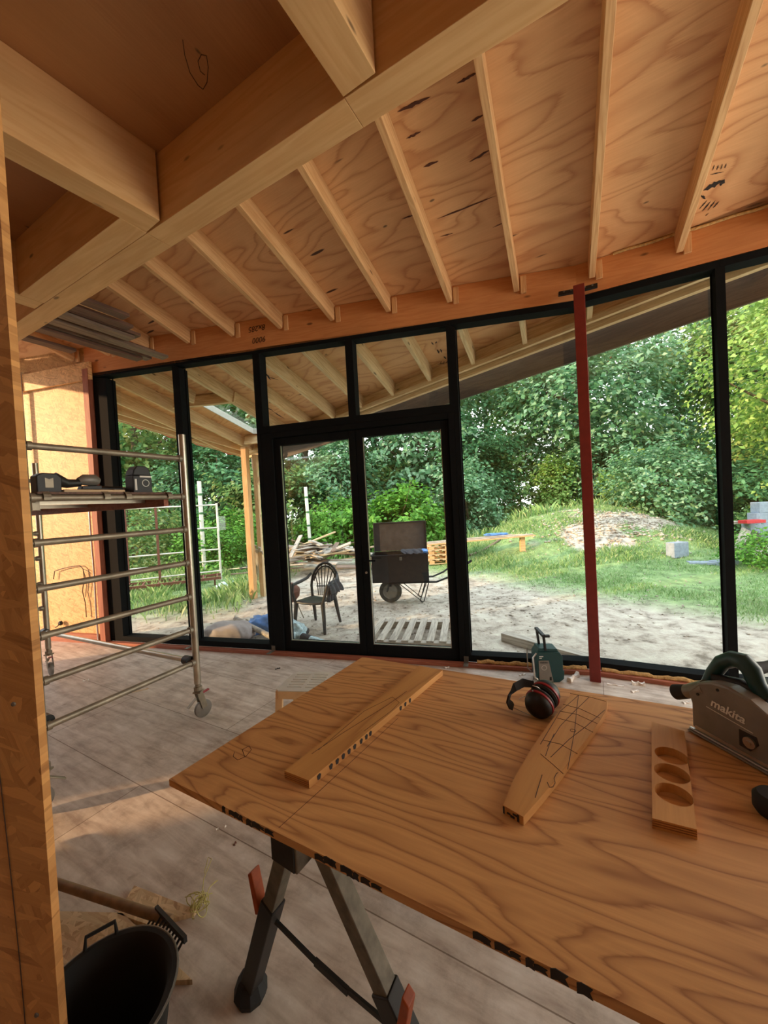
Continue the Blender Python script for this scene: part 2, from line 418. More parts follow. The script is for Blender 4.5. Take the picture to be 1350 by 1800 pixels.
def thing(name, label, cat, loc=(0, 0, 0), rz=0.0, group=None, kind=None):
    o = bpy.data.objects.new(name, None); COL.objects.link(o); o.empty_display_size = 0.1
    o.matrix_basis = Matrix.Translation(Vector([float(c) for c in loc])) @ Matrix.Rotation(rz, 4, 'Z')
    return tag(o, label, cat, group, kind)
def tag(o, label=None, cat=None, group=None, kind=None):
    if label: o['label'] = label
    if cat: o['category'] = cat
    if group: o['group'] = group
    if kind: o['kind'] = kind
    return o
def structure(o): o['kind'] = 'structure'; return o
def text_mesh(s_, size, M, mat, parent, name='lettering', depth=0.0008, shear=0.0, bold=0.0):
    cu = bpy.data.curves.new(name, 'FONT'); cu.body = s_; cu.size = size; cu.extrude = depth; cu.align_x = 'CENTER'; cu.align_y = 'CENTER'
    cu.shear = shear; cu.offset = bold
    tmp = bpy.data.objects.new(name, cu); COL.objects.link(tmp)
    dg = bpy.context.evaluated_depsgraph_get(); dg.update()
    me = bpy.data.meshes.new_from_object(tmp.evaluated_get(dg)); bpy.data.objects.remove(tmp)
    me.materials.clear(); me.materials.append(MATS[mat])
    o = bpy.data.objects.new(name, me); COL.objects.link(o)
    if parent is not None: o.parent = parent; o.matrix_basis = world(parent).inverted() @ M
    else: o.matrix_basis = M
    return o
def mat_axes(O, x, y):
    x = nrm(x); z = nrm(np.cross(x, np.array(y, float))); y = np.cross(z, x); M = Matrix.Identity(4)
    for i in range(3): M[i][0] = x[i]; M[i][1] = y[i]; M[i][2] = z[i]; M[i][3] = float(O[i])
    return M
def copy_thing(o, loc=None, rz=None, label=None, scale=None, parent=None):
    c = o.copy(); COL.objects.link(c); c.parent = parent
    if loc is not None:
        c.location = [float(k) for k in loc]
    if rz is not None: c.rotation_euler = (0, 0, rz)
    if scale is not None: c.scale = scale if hasattr(scale, '__len__') else (scale,) * 3
    if label: c['label'] = label
    for ch in [k for k in COL.objects if k.parent == o]: copy_thing(ch, parent=c)
    return c
# ================================================================ THE BUILDING
POST = V3(1.778, 3.368, 0)
HL = nrm(V3(-5.328, 1.501, 0)); NL = V3(HL[1], -HL[0], 0)      # along the left window wall / outwards
a27 = math.radians(27.0)
HR = V3(math.cos(a27), -math.sin(a27), 0); NR = V3(math.sin(a27), math.cos(a27), 0)
LW = lambda s, z=0.0, d=0.0: POST + HL * s + NL * d + V3(0, 0, z)
RW = lambda s, z=0.0, d=0.0: POST + HR * s + NR * d + V3(0, 0, z)
ztop = lambda s: 3.285 + 0.030 * s
D1 = ray(1000, 1065)
PA, PB = LW(0, 3.587), LW(3.98, 3.729)
RN = np.cross(PB - PA, D1); RN = nrm(RN) * np.sign(RN[2])
zroof = lambda p: (PA @ RN - p[0] * RN[0] - p[1] * RN[1]) / RN[2]
def roofpt(p, off=0.0): return V3(p[0], p[1], zroof(p) - off)
def onroof(px, py, off=0.0): return onplane(px, py, PA - V3(0, 0, off), RN)
dxy = nrm(V3(D1[0], D1[1], 0))
def isect(p, d, q, e):
    A = np.array([[d[0], -e[0]], [d[1], -e[1]]]); k = np.linalg.solve(A, np.array([q[0] - p[0], q[1] - p[1]])); return p + d * k[0]
ZB, ZC = 3.30, 3.70                                  # underside of the big beams, flat ceiling
OM = V3(-0.07, 1.637, 0); MN0, MN1 = V3(-3.022, 3.274, 0), V3(0.449, 1.342, 0)
dm = nrm(MN0 - MN1); dp = V3(dm[1], -dm[0], 0)
MWID = 0.148
MF = MN0 + dp * MWID                                 # far face line of the main beam

# floor slab
fl = MB().prism([tuple(p[:2]) for p in (LW(7.3, 0, .06), LW(0, 0, .06), RW(5.2, 0, .06), V3(6.5, -5.3, 0), V3(-10.6, -5.3, 0))][::-1], (0, 0, 0), (1, 0, 0), (0, 1, 0), -0.09, 0.0)
structure(fl.build('floor', 'floor_ply', M=Matrix.Identity(4)))

# sloping ceiling above the window wall (inside) and the flat ceiling over the room behind it
def slab_on_roof(poly, th=0.02, off=0.0):
    mb = MB(); n = len(poly)
    lo = [roofpt(p, off) for p in poly]; hi = [q + V3(0, 0, th) for q in lo]
    return mb.add(lo + hi, [tuple(range(n)), tuple(reversed(range(n, 2 * n)))] + [(i, (i + 1) % n, n + (i + 1) % n, n + i) for i in range(n)])
Mroof = frame_of(roofpt(POST), roofpt(POST) + dm - RN * (dm @ RN), RN)
mk = lambda x: MF + dm * ((x - MF[0]) / dm[0])
inner = [mk(-5.4), mk(5.2), RW(5.0, 0, .05), RW(0, 0, .05), LW(7.35, 0, .05)]
c_sl = slab_on_roof(inner).build('ceiling', 'ply_patched', M=Mroof); structure(c_sl)
# flat ceiling: four sheets around a rooflight
H_ = (0.34, 0.78, -2.70, -0.93)
cb = MB(); Mm = np.array([[dm[0], dp[0], 0], [dm[1], dp[1], 0], [0, 0, 1]])
def mp_box(mb, m0, m1, p0, p1, z0, z1):
    c = OM + dm * (m0 + m1) / 2 + dp * (p0 + p1) / 2 + V3(0, 0, (z0 + z1) / 2)
    return mb.box(c, (m1 - m0, p1 - p0, z1 - z0), Mm)
for m0, m1, p0, p1 in ((-8, 6.45, H_[3], 0.0), (-8, 6.45, -9.5, H_[2]), (-8, H_[0], H_[2], H_[3]), (H_[1], 6.45, H_[2], H_[3])):
    mp_box(cb, m0, m1, p0, p1, ZC, ZC + 0.04)
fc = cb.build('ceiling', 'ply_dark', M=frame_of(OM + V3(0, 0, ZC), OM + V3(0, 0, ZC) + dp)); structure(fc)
sk = thing('window_7', None, None, OM + dm * .44 + dp * -1.8 + V3(0, 0, ZC)); structure(sk)
f_ = MB()
for m0, m1, p0, p1 in ((H_[0] - .03, H_[0], H_[2], H_[3]), (H_[1], H_[1] + .03, H_[2], H_[3]), (H_[0], H_[1], H_[2] - .03, H_[2]), (H_[0], H_[1], H_[3], H_[3] + .03)):
    mp_box(f_, m0, m1, p0, p1, ZC + .04, ZC + .28)
f_.build('rooflight_frame', 'pine_pale', sk)
mp_box(MB(), H_[0], H_[1], H_[2], H_[3], ZC + .24, ZC + .25).build('pane', 'glass', sk)
# boarding between the flat and the sloping ceiling, above the main beam
up = MB(); a, b = MF + dm * 3.6, MF - dm * 9
up.hexa([V3(a[0], a[1], ZC) - dp * .04, V3(b[0], b[1], ZC) - dp * .04, V3(b[0], b[1], ZC), V3(a[0], a[1], ZC),
         V3(a[0], a[1], zroof(a)) - dp * .04, V3(b[0], b[1], zroof(b)) - dp * .04, V3(b[0], b[1], zroof(b)), V3(a[0], a[1], zroof(a))])
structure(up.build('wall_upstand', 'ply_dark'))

# walls, boards with openings
def wall(name, a, b, z0, z1, openings, mat, th=0.03, side=1):
    a = np.array(a, float); b = np.array(b, float); d = nrm(b - a); L = np.linalg.norm(b - a); n = V3(-d[1], d[0], 0) * side; mb = MB()
    xs = sorted({0, L, *[k for o in openings for k in o[:2]]})
    for x0, x1 in zip(xs[:-1], xs[1:]):
        ops = sorted([o for o in openings if o[0] <= x0 + 1e-6 and o[1] >= x1 - 1e-6], key=lambda o: o[2]); z = z0
        for o in ops + [(0, 0, z1, z1)]:
            if o[2] > z + 1e-6:
                p = [a + d * x0, a + d * x1, a + d * x1 + n * th, a + d * x0 + n * th]
                mb.hexa([q + V3(0, 0, z) for q in p] + [q + V3(0, 0, o[2]) for q in p])
            z = o[3]
    return structure(mb.build(name, mat, M=frame_of(a, b)))
uL = lambda u: V3(-4.459 + .454 * u, 6.546 + .891 * u, 0)
wall('wall_left', uL(-13.0), uL(-1.35), 0, 3.9, [(5.95, 6.45, 1.10, 1.50), (9.95, 11.5, 0.02, 3.60)], 'osb_wall', side=1)
wall('wall_back', (-10.6, -5.1, 0), (5.6, -5.1, 0), 0, 3.75, [], 'osb_wall', side=-1)
wall('wall_right', (5.6, -5.1, 0), RW(4.8), 0, 3.75, [(2.6, 5.8, 0.8, 3.3)], 'osb_wall', side=-1)
# lit chipboard wall that continues the window wall on the left
wall('wall_end', LW(7.3), LW(5.70), 0, 3.9, [], 'osb_wall', side=1)
hb = thing('trim_1', None, None, LW(6.2)); structure(hb)
MB().beam(LW(7.2, 3.47, -.035), LW(5.56, 3.47, -.035), 0.03, 0.22).build('wall_head', 'osb_wall', hb, M=frame_of(LW(7.2, 3.47, -.035), LW(5.56, 3.47, -.035)))
MB().beam(LW(7.2, 0.06, -.03), LW(5.75, 0.06, -.03), 0.035, 0.12).build('sole_plate', 'red_timber', hb, M=frame_of(LW(7.2, .06, -.03), LW(5.75, .06, -.03)))
st_ = board('wall_stud', 'red_timber', LW(5.64, 0.0, -.01), LW(5.64, 3.50, -.01), .09, .09, up=NL, parent=None); tag(st_, 'reddish upright stud between the lit chipboard wall and the black window frame', 'wood post')

# near partition of chipboard at the left edge of the view
pt = thing('wall_partition', None, None, (-1.1, .78, 0)); structure(pt)
pa, pb = V3(-1.9, .757, 0), V3(-.715, .757, 0)
MB().prism([(0, 0), (1.185, 0), (1.185, 3.7), (0, 3.7)], pa, (1, 0, 0), (0, 0, 1), 0, -.018).build('board', 'osb_near', pt, M=frame_of(pa, pb))
MB().beam(V3(-.86, .79, 0), V3(-.86, .79, 3.7), .06, .028, up=(0, 1, 0)).build('stud', 'pine', pt, M=frame_of(V3(-.86, .79, 0), V3(-.86, .79, 3.7), (0, 1, 0)))
for z in (0.60, 1.24, 2.2):
    MB().lathe([(0.0, 0), (.005, 0), (.004, .002), (0, .003)], (-.76, .757, z), (0, -1, 0), 10).build('screw', 'zinc', pt)
# pencil sweep on the partition
pts = [V3(-.79 - .11 * math.cos(k / 14 * 3.0), .7555, .30 + .16 * math.sin(k / 14 * 3.0)) for k in range(15)]
MB().tube(pts, .0011, 5).build('pencil_mark', 'pencil', pt)
MB().tube([V3(-.795 + .012 * math.sin(z * 3), .7555, z) for z in np.linspace(.35, 1.5, 14)], .0009, 5).build('pencil_mark', 'pencil', pt)

# ---------------------------------------------------------------- big beams
def tbeam(label, a, b, w, h, drop=0):
    o = board('timber_beam', 'pine_beam', a, b, w, h, bevel=.002); tag(o, label, 'beam'); return o
hz = ZB + .2
mid = MN0 + dp * MWID / 2
def on_m(p): return MN0 + dm * ((p - MN0) @ dm)
jA = on_m(V3(-1.331, 2.333, 0)); jB = on_m(V3(-.07, 1.637, 0)); off = dp * MWID / 2 + V3(0, 0, hz)
tbeam('far left length of the main beam, beside a second beam laid against it', MN0 + dm * 1.9 + off, jA + off + dm * .003, MWID, .40)
tbeam('middle length of the main beam, between the two crossing beams', jA + off - dm * .001, jB + off + dm * .001, MWID, .40)
tbeam('near length of the main beam, running out of the top of the picture', jB + off - dm * .001, jB - dm * 6 + off, MWID, .40)
c_a = jA - dp * .076 + V3(0, 0, hz); tbeam('beam doubled against the near side of the main beam at far left', c_a + dm * 1.40, c_a + dm * .004, .148, .40)
hA, hB = (V3(math.sin(math.radians(k)), math.cos(math.radians(k)), 0) for k in (33.0, 31.0))
sA = V3(-1.262, 2.293, hz); tbeam('crossing beam at left that meets the main beam above the scaffold', sA - hA * .01, sA - hA * 4.5, .155, .398)
sB = V3(-.004, 1.596, hz); tbeam('crossing beam at the top middle that meets the main beam', sB - hB * .01, sB - hB * 5.5, .158, .398)
sD = c_a + dm * 1.48; tbeam('crossing beam half hidden behind the near chipboard partition', V3(sD[0], sD[1], hz) + dp * .07, V3(sD[0], sD[1], hz) - dp * 3, .15, .398)

# ---------------------------------------------------------------- rafters, inside
ends = [4.065 - .596 * k for k in range(-4, 8)]
names = {4.065: 'fifth'}
RH = 0.165
ordw = ['first', 'second', 'third', 'fourth', 'fifth', 'sixth', 'seventh', 'eighth', 'ninth', 'tenth', 'eleventh', 'twelfth']
left_in = [s for s in ends if s > 0.2]
lines = []
for s in ends:
    if s > 0.2: lines.append((LW(s), 'L', s))
for k in range(5):
    lines.append((RW(.118 + .60 * k), 'R', .118 + .6 * k))
li = sorted([l for l in lines if l[1] == 'L'], key=lambda l: l[2])
for p, side, s in lines:
    if side == 'L' and s > 6.4: continue
    st = isect(p, -dxy, MF + dp * .002, dm); en = p - dxy * .004
    if (en - st) @ dxy < .25: continue
    if side == 'L':
        k = [l[2] for l in li].index(s); lab = 'sloping ceiling rafter, %s to the left of the red post along the window wall' % ordw[k]
    else:
        k = round((s - .118) / .6); lab = 'sloping ceiling rafter, %s to the right of the red post along the window wall' % ordw[k]
    a, b = roofpt(st, RH / 2 / RN[2]), roofpt(en, RH / 2 / RN[2])
    o = board('rafter', 'pine', a, b, .046, RH, up=RN); tag(o, lab, 'rafter')
    nh = HL if side == 'L' else -HR; nn = NL if side == 'L' else NR
    zc = zroof(p)
    ca = p - nh * .055 - nn * .014 + V3(0, 0, zc - .03); cl = board('cleat', 'pine', ca, ca - V3(0, 0, .15), .05, .02, up=nn, parent=o)

# header beams over the glazing
def header(name, A, z0a, z0b, s0, s1, label):
    p = [A(s0, 0, 0.0), A(s1, 0, 0.0), A(s1, 0, .10), A(s0, 0, .10)]
    lo = [V3(q[0], q[1], z) for q, z in zip(p, (z0a, z0b, z0b, z0a))]; hi = [roofpt(q, .004) for q in p]
    o = MB().hexa(lo + hi).build('header_beam', 'pine_header', M=frame_of(lo[0], lo[1])); tag(o, label, 'beam'); return o
hbL = header('h', LW, ztop(5.7), ztop(0) + .0, 7.3, -0.02, 'orange plywood header beam over the windows and door left of the red post')
hbR = header('h', RW, 3.315, 3.315, 0.0, 5.0, 'orange plywood header beam over the windows right of the red post')
# pencilled figures, upside down on the header
dirx = nrm(LW(0) - LW(1)); upv = V3(0, 0, 1)
cT = onvert(452, 577, POST, HL) - NL * .002
text_mesh('8x285', .085, mat_axes(cT, -dirx, -upv), 'pencil', hbL, 'pencil_figures', .0004, .2)
text_mesh('9000', .085, mat_axes(onvert(456, 597, POST, HL) - NL * .002, -dirx, -upv), 'pencil', hbL, 'pencil_figures', .0004, .2)
# expanding foam bead on the header/roof joint at right
pts = [RW(s, 0, -.01) for s in np.linspace(.28, 2.4, 20)]
MB().tube([V3(q[0], q[1], zroof(q) - .012 + .004 * math.sin(i * 2.1)) for i, q in enumerate(pts)], .011, 7).build('foam_bead', 'pu_foam', hbR, smooth=True)

# ---------------------------------------------------------------- window wall
FD = 0.13                                             # frame depth
def fbar(mb, W_, s0, s1, z0, z1, d0=0.0, d1=FD, z0b=None, z1b=None):
    z0b = z0 if z0b is None else z0b; z1b = z1 if z1b is None else z1b
    p = [W_(s0, 0, d0), W_(s1, 0, d0), W_(s1, 0, d1), W_(s0, 0, d1)]
    mb.hexa([q + V3(0, 0, z) for q, z in zip(p, (z0, z0b, z0b, z0))] + [q + V3(0, 0, z) for q, z in zip(p, (z1, z1b, z1b, z1))]); return mb
def window(n, W_, s0, s1, zb, zt0, zt1, left=.03, right=.03, jamb0=.03, jamb1=.03, bot=.065, topw=.055):
    """s0 is the end nearest the red post"""
    w = thing('window_%d' % n, None, None, W_((s0 + s1) / 2, zb)); structure(w)
    fbar(MB(), W_, s0, s1, zt0 - topw, zt0, z0b=zt1 - topw, z1b=zt1).build('frame_head', 'black_powder', w, bevel=.002)
    fbar(MB(), W_, s0, s1, zb, zb + bot).build('frame_sill', 'black_powder', w, bevel=.002)
    zz0, zz1 = zb + bot, zt0 - topw
    fbar(MB(), W_, s0, s0 + jamb0, zz0, zt0 - topw, z1b=zt0 - topw).build('frame_jamb', 'black_powder', w)
    fbar(MB(), W_, s1 - jamb1, s1, zz0, min(zt0, zt1) - topw, z1b=zt1 - topw).build('frame_jamb', 'black_powder', w)
    g0, g1 = s0 + jamb0 - .008, s1 - jamb1 + .008
    fbar(MB(), W_, g0, g1, zz0 - .008, zt0 - topw + .008, FD - .035, FD - .029, z1b=zt1 - topw + .008).build('pane', 'glass', w)
    b = MB()
    fbar(b, W_, g0 + .008, g0 + .018, zz0, zt0 - topw, FD - .045, FD - .035); fbar(b, W_, g1 - .018, g1 - .008, zz0, zt1 - topw, FD - .045, FD - .035)
    b.build('glazing_bead', 'black_powder', w); return w
ZS = 0.035
window(1, LW, 4.30, 5.58, ZS, ztop(4.3), ztop(5.58), jamb0=.05, jamb1=.21)
window(2, LW, 3.215, 4.30, ZS, ztop(3.2), ztop(4.3), jamb0=.045, jamb1=.05)
window(3, LW, -0.018, 1.10, ZS, ztop(0), ztop(1.1), jamb0=.012, jamb1=.045)
window(4, RW, 0.035, 0.965, ZS, 3.31, 3.31, jamb0=.012, jamb1=.028)
window(5, RW, 0.965, 2.15, ZS, 3.31, 3.31)
window(6, RW, 2.15, 3.40, ZS, 3.31, 3.31)
window(11, RW, 3.40, 4.75, ZS, 3.31, 3.31)
# fanlights over the double door
def fan(n, s0, s1):
    w = thing('window_%d' % n, None, None, LW((s0 + s1) / 2, 2.5)); structure(w)
    fbar(MB(), LW, s0, s1, ztop(s0) - .055, ztop(s0), z0b=ztop(s1) - .055, z1b=ztop(s1)).build('frame_head', 'black_powder', w)
    fbar(MB(), LW, s0, s1, 2.445, 2.52).build('transom', 'black_powder', w)
    fbar(MB(), LW, s0, s0 + .04, 2.52, ztop(s0) - .055).build('frame_jamb', 'black_powder', w)
    fbar(MB(), LW, s1 - .04, s1, 2.52, ztop(s1) - .055).build('frame_jamb', 'black_powder', w)
    fbar(MB(), LW, s0 + .03, s1 - .03, 2.51, ztop(s0) - .05, FD - .035, FD - .029, z1b=ztop(s1) - .05).build('pane', 'glass', w)
fan(8, 1.10, 2.13); fan(9, 2.13, 3.215)
dr = thing('door_1', None, None, LW(2.13, 0)); structure(dr)
fbar(MB(), LW, 3.075, 3.213, 0.0, 2.443).build('door_frame', 'black_powder', dr, bevel=.003)
fbar(MB(), LW, 1.102, 1.16, 0.0, 2.443).build('door_frame', 'black_powder', dr, bevel=.003)
fbar(MB(), LW, 1.16, 3.075, 2.385, 2.443).build('door_frame', 'black_powder', dr, bevel=.003)
fbar(MB(), LW, 1.16, 3.075, -.02, .028).build('threshold', 'black_powder', dr, bevel=.003)
for s0, s1 in ((1.165, 2.115), (2.12, 3.07)):
    lf = MB()
    fbar(lf, LW, s0, s0 + .072, .035, 2.378, .02, .09); fbar(lf, LW, s1 - .072, s1, .035, 2.378, .02, .09)
    fbar(lf, LW, s0 + .072, s1 - .072, .035, .145, .02, .09); fbar(lf, LW, s0 + .072, s1 - .072, 2.298, 2.378, .02, .09)
    leaf = lf.build('door_leaf', 'black_powder', dr, bevel=.003)
    fbar(MB(), LW, s0 + .066, s1 - .066, .139, 2.304, .052, .058).build('pane', 'glass', leaf)
    b = MB(); fbar(b, LW, s0 + .072, s0 + .078, .145, 2.298, .03, .05); fbar(b, LW, s1 - .078, s1 - .072, .145, 2.298, .03, .05); fbar(b, LW, s0 + .078, s1 - .078, .145, .151, .03, .05)
    b.build('glazing_bead', 'silver', leaf)
    if s0 < 2:
        hd = MB(); a = LW(2.075, 1.03, .02)
        hd.beam(a - V3(0, 0, .09), a + V3(0, 0, .05), .03, .008, up=NL)
        hd.tube([a - NL * 0.0, a - NL * .055], .009, 8); hd.tube([a - NL * .055 + HL * .01, a - NL * .055 - HL * .12], .009, 8)
        hd.build('door_handle', 'black_powder', leaf, smooth=True)
        MB().tube([a - V3(0, 0, .13) + NL * .0, a - V3(0, 0, .13) - NL * .012], .012, 12).build('keyhole_cover', 'silver', leaf, smooth=True)
# timber sill battens and mounting straps
sl = thing('trim_2', None, None, LW(2.7)); structure(sl)
for a, b in ((LW(5.6, .018, -.03), LW(.03, .018, -.03)), (RW(.05, .018, -.03), RW(4.7, .018, -.03))):
    board('batten', 'red_timber', a, b, .06, .034, parent=sl)
for i, (W_, s) in enumerate(((LW, 4.3), (LW, 3.21), (LW, 1.1), (RW, .96))):
    br_ = MB(); a = W_(s, .038, -.02)
    tdir = HL if W_ is LW else HR; nd = NL if W_ is LW else NR
    br_.beam(a - nd * .10, a + nd * .015, .045, .004); br_.beam(a + nd * .015, a + nd * .015 + V3(0, 0, .05), .045, .004, up=nd)
    o = br_.build('mounting_strap', 'zinc'); tag(o, 'small galvanised strap fixed at the foot of the %s' % ('mullion right of the leftmost pane', 'mullion just left of the double door', 'mullion just right of the double door', 'mullion right of the red post')[i], 'bracket')
# uneven foam under the right-hand frame
for A, s0, s1, nm in ((RW, .07, 1.6, 'to the right of the red post'), (LW, .05, 1.0, 'to the left of the red post')):
    pts = [A(s, .046 + .006 * math.sin(s * 23) + .005 * math.sin(s * 51), -.012) for s in np.linspace(s0, s1, 46)]
    o = MB().tube(pts, .017, 8, rs=[.015 + .006 * abs(math.sin(i * 1.7)) for i in range(46)]).build('foam_bead', 'pu_foam', smooth=True)
    tag(o, 'lumpy yellow foam bead along the sill ' + nm, 'foam')
# bolts and plates where post meets header
po = MB()
pz = 3.33
po.beam(POST - (NL + NR) * .075 + V3(0, 0, 0), POST - (NL + NR) * .075 + V3(0, 0, pz), .084, .07, up=NR)
o = po.build('steel_post', 'red_oxide', M=frame_of(POST - (NL + NR) * .075, POST - (NL + NR) * .075 + V3(0, 0, pz), NR), bevel=.004)
tag(o, 'slim dark red steel post standing at the bend of the window wall', 'post')
bk = MB()
for d in (HL, HR):
    c = POST - (NL + NR) * .03 + d * .09 + V3(0, 0, 3.335); nd = NL if d is HL else NR
    bk.beam(c - d * .06, c + d * .06, .03, .03, up=nd)
bko = bk.build('fixing_plate', 'black_steel', o)
for k in (-.02, .02):
    for d in (HL, HR):
        c = POST - (NL + NR) * .045 + d * (.08 + k * 1.4) + V3(0, 0, 3.335)
        MB().lathe([(.008, 0), (.008, .006), (.004, .006), (.004, .016)], c, -(NL + NR), 6).build('bolt', 'zinc', bko)

# conduit and cable on the lit wall
cp = MB().tube([LW(6.78, 3.62, -.06), LW(6.78, 2.3, -.06), LW(6.79, .9, -.06), LW(6.79, .12, -.06)], .022, 12).build('drain_pipe', 'conduit', smooth=True); tag(cp, 'pale grey upright pipe at the far left of the lit chipboard wall', 'pipe')
cp = MB().tube([LW(5.73, z, -.045 - .004 * math.sin(z * 5)) for z in np.linspace(2.0, .03, 14)], .011, 8).build('conduit', 'conduit', smooth=True); tag(cp, 'grey plastic conduit running down beside the reddish stud', 'pipe')
MB().tube([LW(5.73, 2.02, -.045), LW(5.73, 1.86, -.045)], .013, 8).build('tape', 'green_tape', cp, smooth=True)
cc = [onvert(x, y, LW(0, 0, -.03), HL) for x, y in ((94, 1018), (96, 1004), (108, 1000), (125, 996), (140, 994), (146, 1000), (148, 1015), (145, 1040), (150, 1060), (152, 1085))]
cbx = MB().tube(cc, .0055, 6); cbx.tube([cc[5], onvert(155, 1004, LW(0, 0, -.03), HL), onvert(160, 1008, LW(0, 0, -.03), HL)], .004, 6); cbx.tube([cc[5], onvert(153, 1025, LW(0, 0, -.03), HL), onvert(150, 1050, LW(0, 0, -.03), HL)], .004, 6)
tag(cbx.build('cable', 'cable', smooth=True), 'loose brown cables hanging from a hole in the lit chipboard wall', 'cable')
q = onvert(108, 1095, LW(0, 0, -.02), HL); so = MB().lathe([(0, 0), (.03, 0), (.03, .02), (.02, .03), (0, .03)], q, -NL, 12); so.tube([q - NL * .02, q - NL * .05 - V3(0, 0, .03), q - NL * .04 + HL * .06 - V3(0, 0, .05)], .006, 6)
tag(so.build('cable_stub', 'black_plastic', smooth=True), 'small dark wall fitting with a cable end low on the lit chipboard', 'fitting')

# long dark boards stored up under the roof
SD = nrm(V3(math.sin(math.radians(27.5)), math.cos(math.radians(27.5)), 0))
ends_px = [(291, 631, 'grey_board', 0), (268, 622, 'dark_board', 1), (262, 633, 'grey_board', 1), (246, 634, 'dark_board', 0), (232, 598, 'grey_board', 0), (242, 594, 'dark_board', 1), (229, 579, 'dark_board', 1), (222, 560, 'dark_board', 1), (130, 620, 'dark_board', 0)]
where = ['reaching closest to the window frame', 'upper layer, second in reach', 'pale, tucked beside the longest one', 'brown, lowest at its outer edge', 'pale grey, in the middle of the stack', 'brown, just above the middle pale one', 'thin dark one behind the middle of the stack', 'short blackish one nearest the rafters', 'dark one nearest the chipboard wall, at far left']
zz = 3.40
used = []
for i, (x, y, m_, lay) in enumerate(ends_px):
    z = zz + .034 * lay
    e = onz(x, y, z); e = V3(e[0], e[1], z + .015)
    lat = e @ V3(SD[1], -SD[0], 0)
    for (l2, z2) in used:
        if z2 == lay and abs(l2 - lat) < .118: lat = l2 + (.12 if lat >= l2 else -.12)
    used.append((lat, lay)); e = SD * (e @ SD) + V3(SD[1], -SD[0], 0) * lat + V3(0, 0, z + .015)
    st = isect(V3(e[0], e[1], 0), -SD, MF + dp * .01, dm); st = V3(st[0], st[1], e[2])
    o = board('stored_board', m_, st, e, .115, .03); tag(o, 'long dark board stored under the roof, ' + where[i], 'board', 'boards stored up under the sloping roof')

# ---------------------------------------------------------------- canopy roof outside
K_ = onroof(436, 805, .19); E1 = onroof(290, 757, .13)
F2 = onroof(812, 700, .45); F5 = onroof(1350, 520, .45)
df = nrm(V3(F5[0] - F2[0], F5[1] - F2[1], 0)); F2 = V3(F2[0], F2[1], 0)
Kc = isect(V3(K_[0], K_[1], 0), nrm(V3(E1[0] - K_[0], E1[1] - K_[1], 0)), F2, df)
E0 = isect(V3(K_[0], K_[1], 0), nrm(V3(E1[0] - K_[0], E1[1] - K_[1], 0)), LW(0, 0, .1), HL)
Fr = F2 + df * 7.0
print('canopy corner', Kc, 'K', K_, 'E0', E0, 'F', F2, Fr)
cano = thing('canopy_roof', 'plywood canopy roof with timber rafters reaching out beyond the window wall', 'roof', LW(2, 3.6, 1.5))
from mathutils.geometry import tessellate_polygon
outer = [LW(0, 0, .101), RW(0, 0, .101), RW(5.0, 0, .101), Fr, Kc, E0]
outer = [outer[0], outer[2], outer[3], outer[4], outer[5]]
# bay-aligned rooflight
rl_c = onroof(412, 727, 0)
s_c = isect(V3(rl_c[0], rl_c[1], 0), -dxy, LW(0), HL); s_c = (s_c - POST) @ HL
sC = s_c; sL = s_c + .32; sR = s_c - .32
t_c = (V3(rl_c[0], rl_c[1], 0) - LW((sL + sR) / 2)) @ dxy
print('rooflight bay', s_c, sL, sR, t_c)
hole = [LW(sL - .045) + dxy * (t_c - .60), LW(sR + .045) + dxy * (t_c - .60), LW(sR + .045) + dxy * (t_c + .75), LW(sL - .045) + dxy * (t_c + .75)]
allp = outer + hole
tris = tessellate_polygon([[Vector((p[0], p[1], 0)) for p in outer], [Vector((p[0], p[1], 0)) for p in hole]])
n = len(allp); lo = [roofpt(p) for p in allp]; hi = [q + V3(0, 0, .025) for q in lo]
fs = [tuple(t) for t in tris] + [tuple(n + k for k in reversed(t)) for t in tris]
no = len(outer)
fs += [(i, (i + 1) % no, n + (i + 1) % no, n + i) for i in range(no)] + [(no + i, no + (i + 1) % 4, n + no + (i + 1) % 4, n + no + i) for i in range(4)]
MB().add(lo + hi, fs).build('roof_sheet', 'ply_patched', cano, M=Mroof)
fx = MB()
for i in range(4):
    a, b = roofpt(hole[i]), roofpt(hole[(i + 1) % 4]); fx.beam(a + V3(0, 0, .03), b + V3(0, 0, .03), .02, .10)
fr_ = fx.build('rooflight_frame', 'white_plastic', cano)
MB().add([roofpt(p) + V3(0, 0, .07) for p in hole] + [roofpt(p) + V3(0, 0, .076) for p in hole], [(0, 1, 2, 3), (7, 6, 5, 4)]).build('pane', 'glass', fr_)
dl = nrm(V3(Kc[0] - E0[0], Kc[1] - E0[1], 0))
RH2 = .19
for p, side, s in lines:
    en1 = isect(p, dxy, F2 - NR * .10, df); en = en1
    if side == 'L':
        en2 = isect(p, dxy, E0, dl)
        if (en2 - p) @ dxy > 0 and (en2 - p) @ dxy < (en1 - p) @ dxy: en = en2
    stp = p + dxy * .13
    if (en - stp) @ dxy < .3 or (en - stp) @ dxy > 9: continue
    segs = [(stp, en)]
    if side == 'L' and sC - .52 < s < sC + .26:
        segs = [(stp, p + dxy * (t_c - .72)), (p + dxy * (t_c + .82), en)]
        segs = [q for q in segs if (q[1] - q[0]) @ dxy > .12]
    for a, b in segs:
        if side == 'L' and sR - .30 < s < sL + .06: pass
        board('rafter', 'pine_pale', roofpt(a, RH2 / 2 / RN[2]), roofpt(b - dxy * .03, RH2 / 2 / RN[2]), .046, RH2, up=RN, parent=cano)
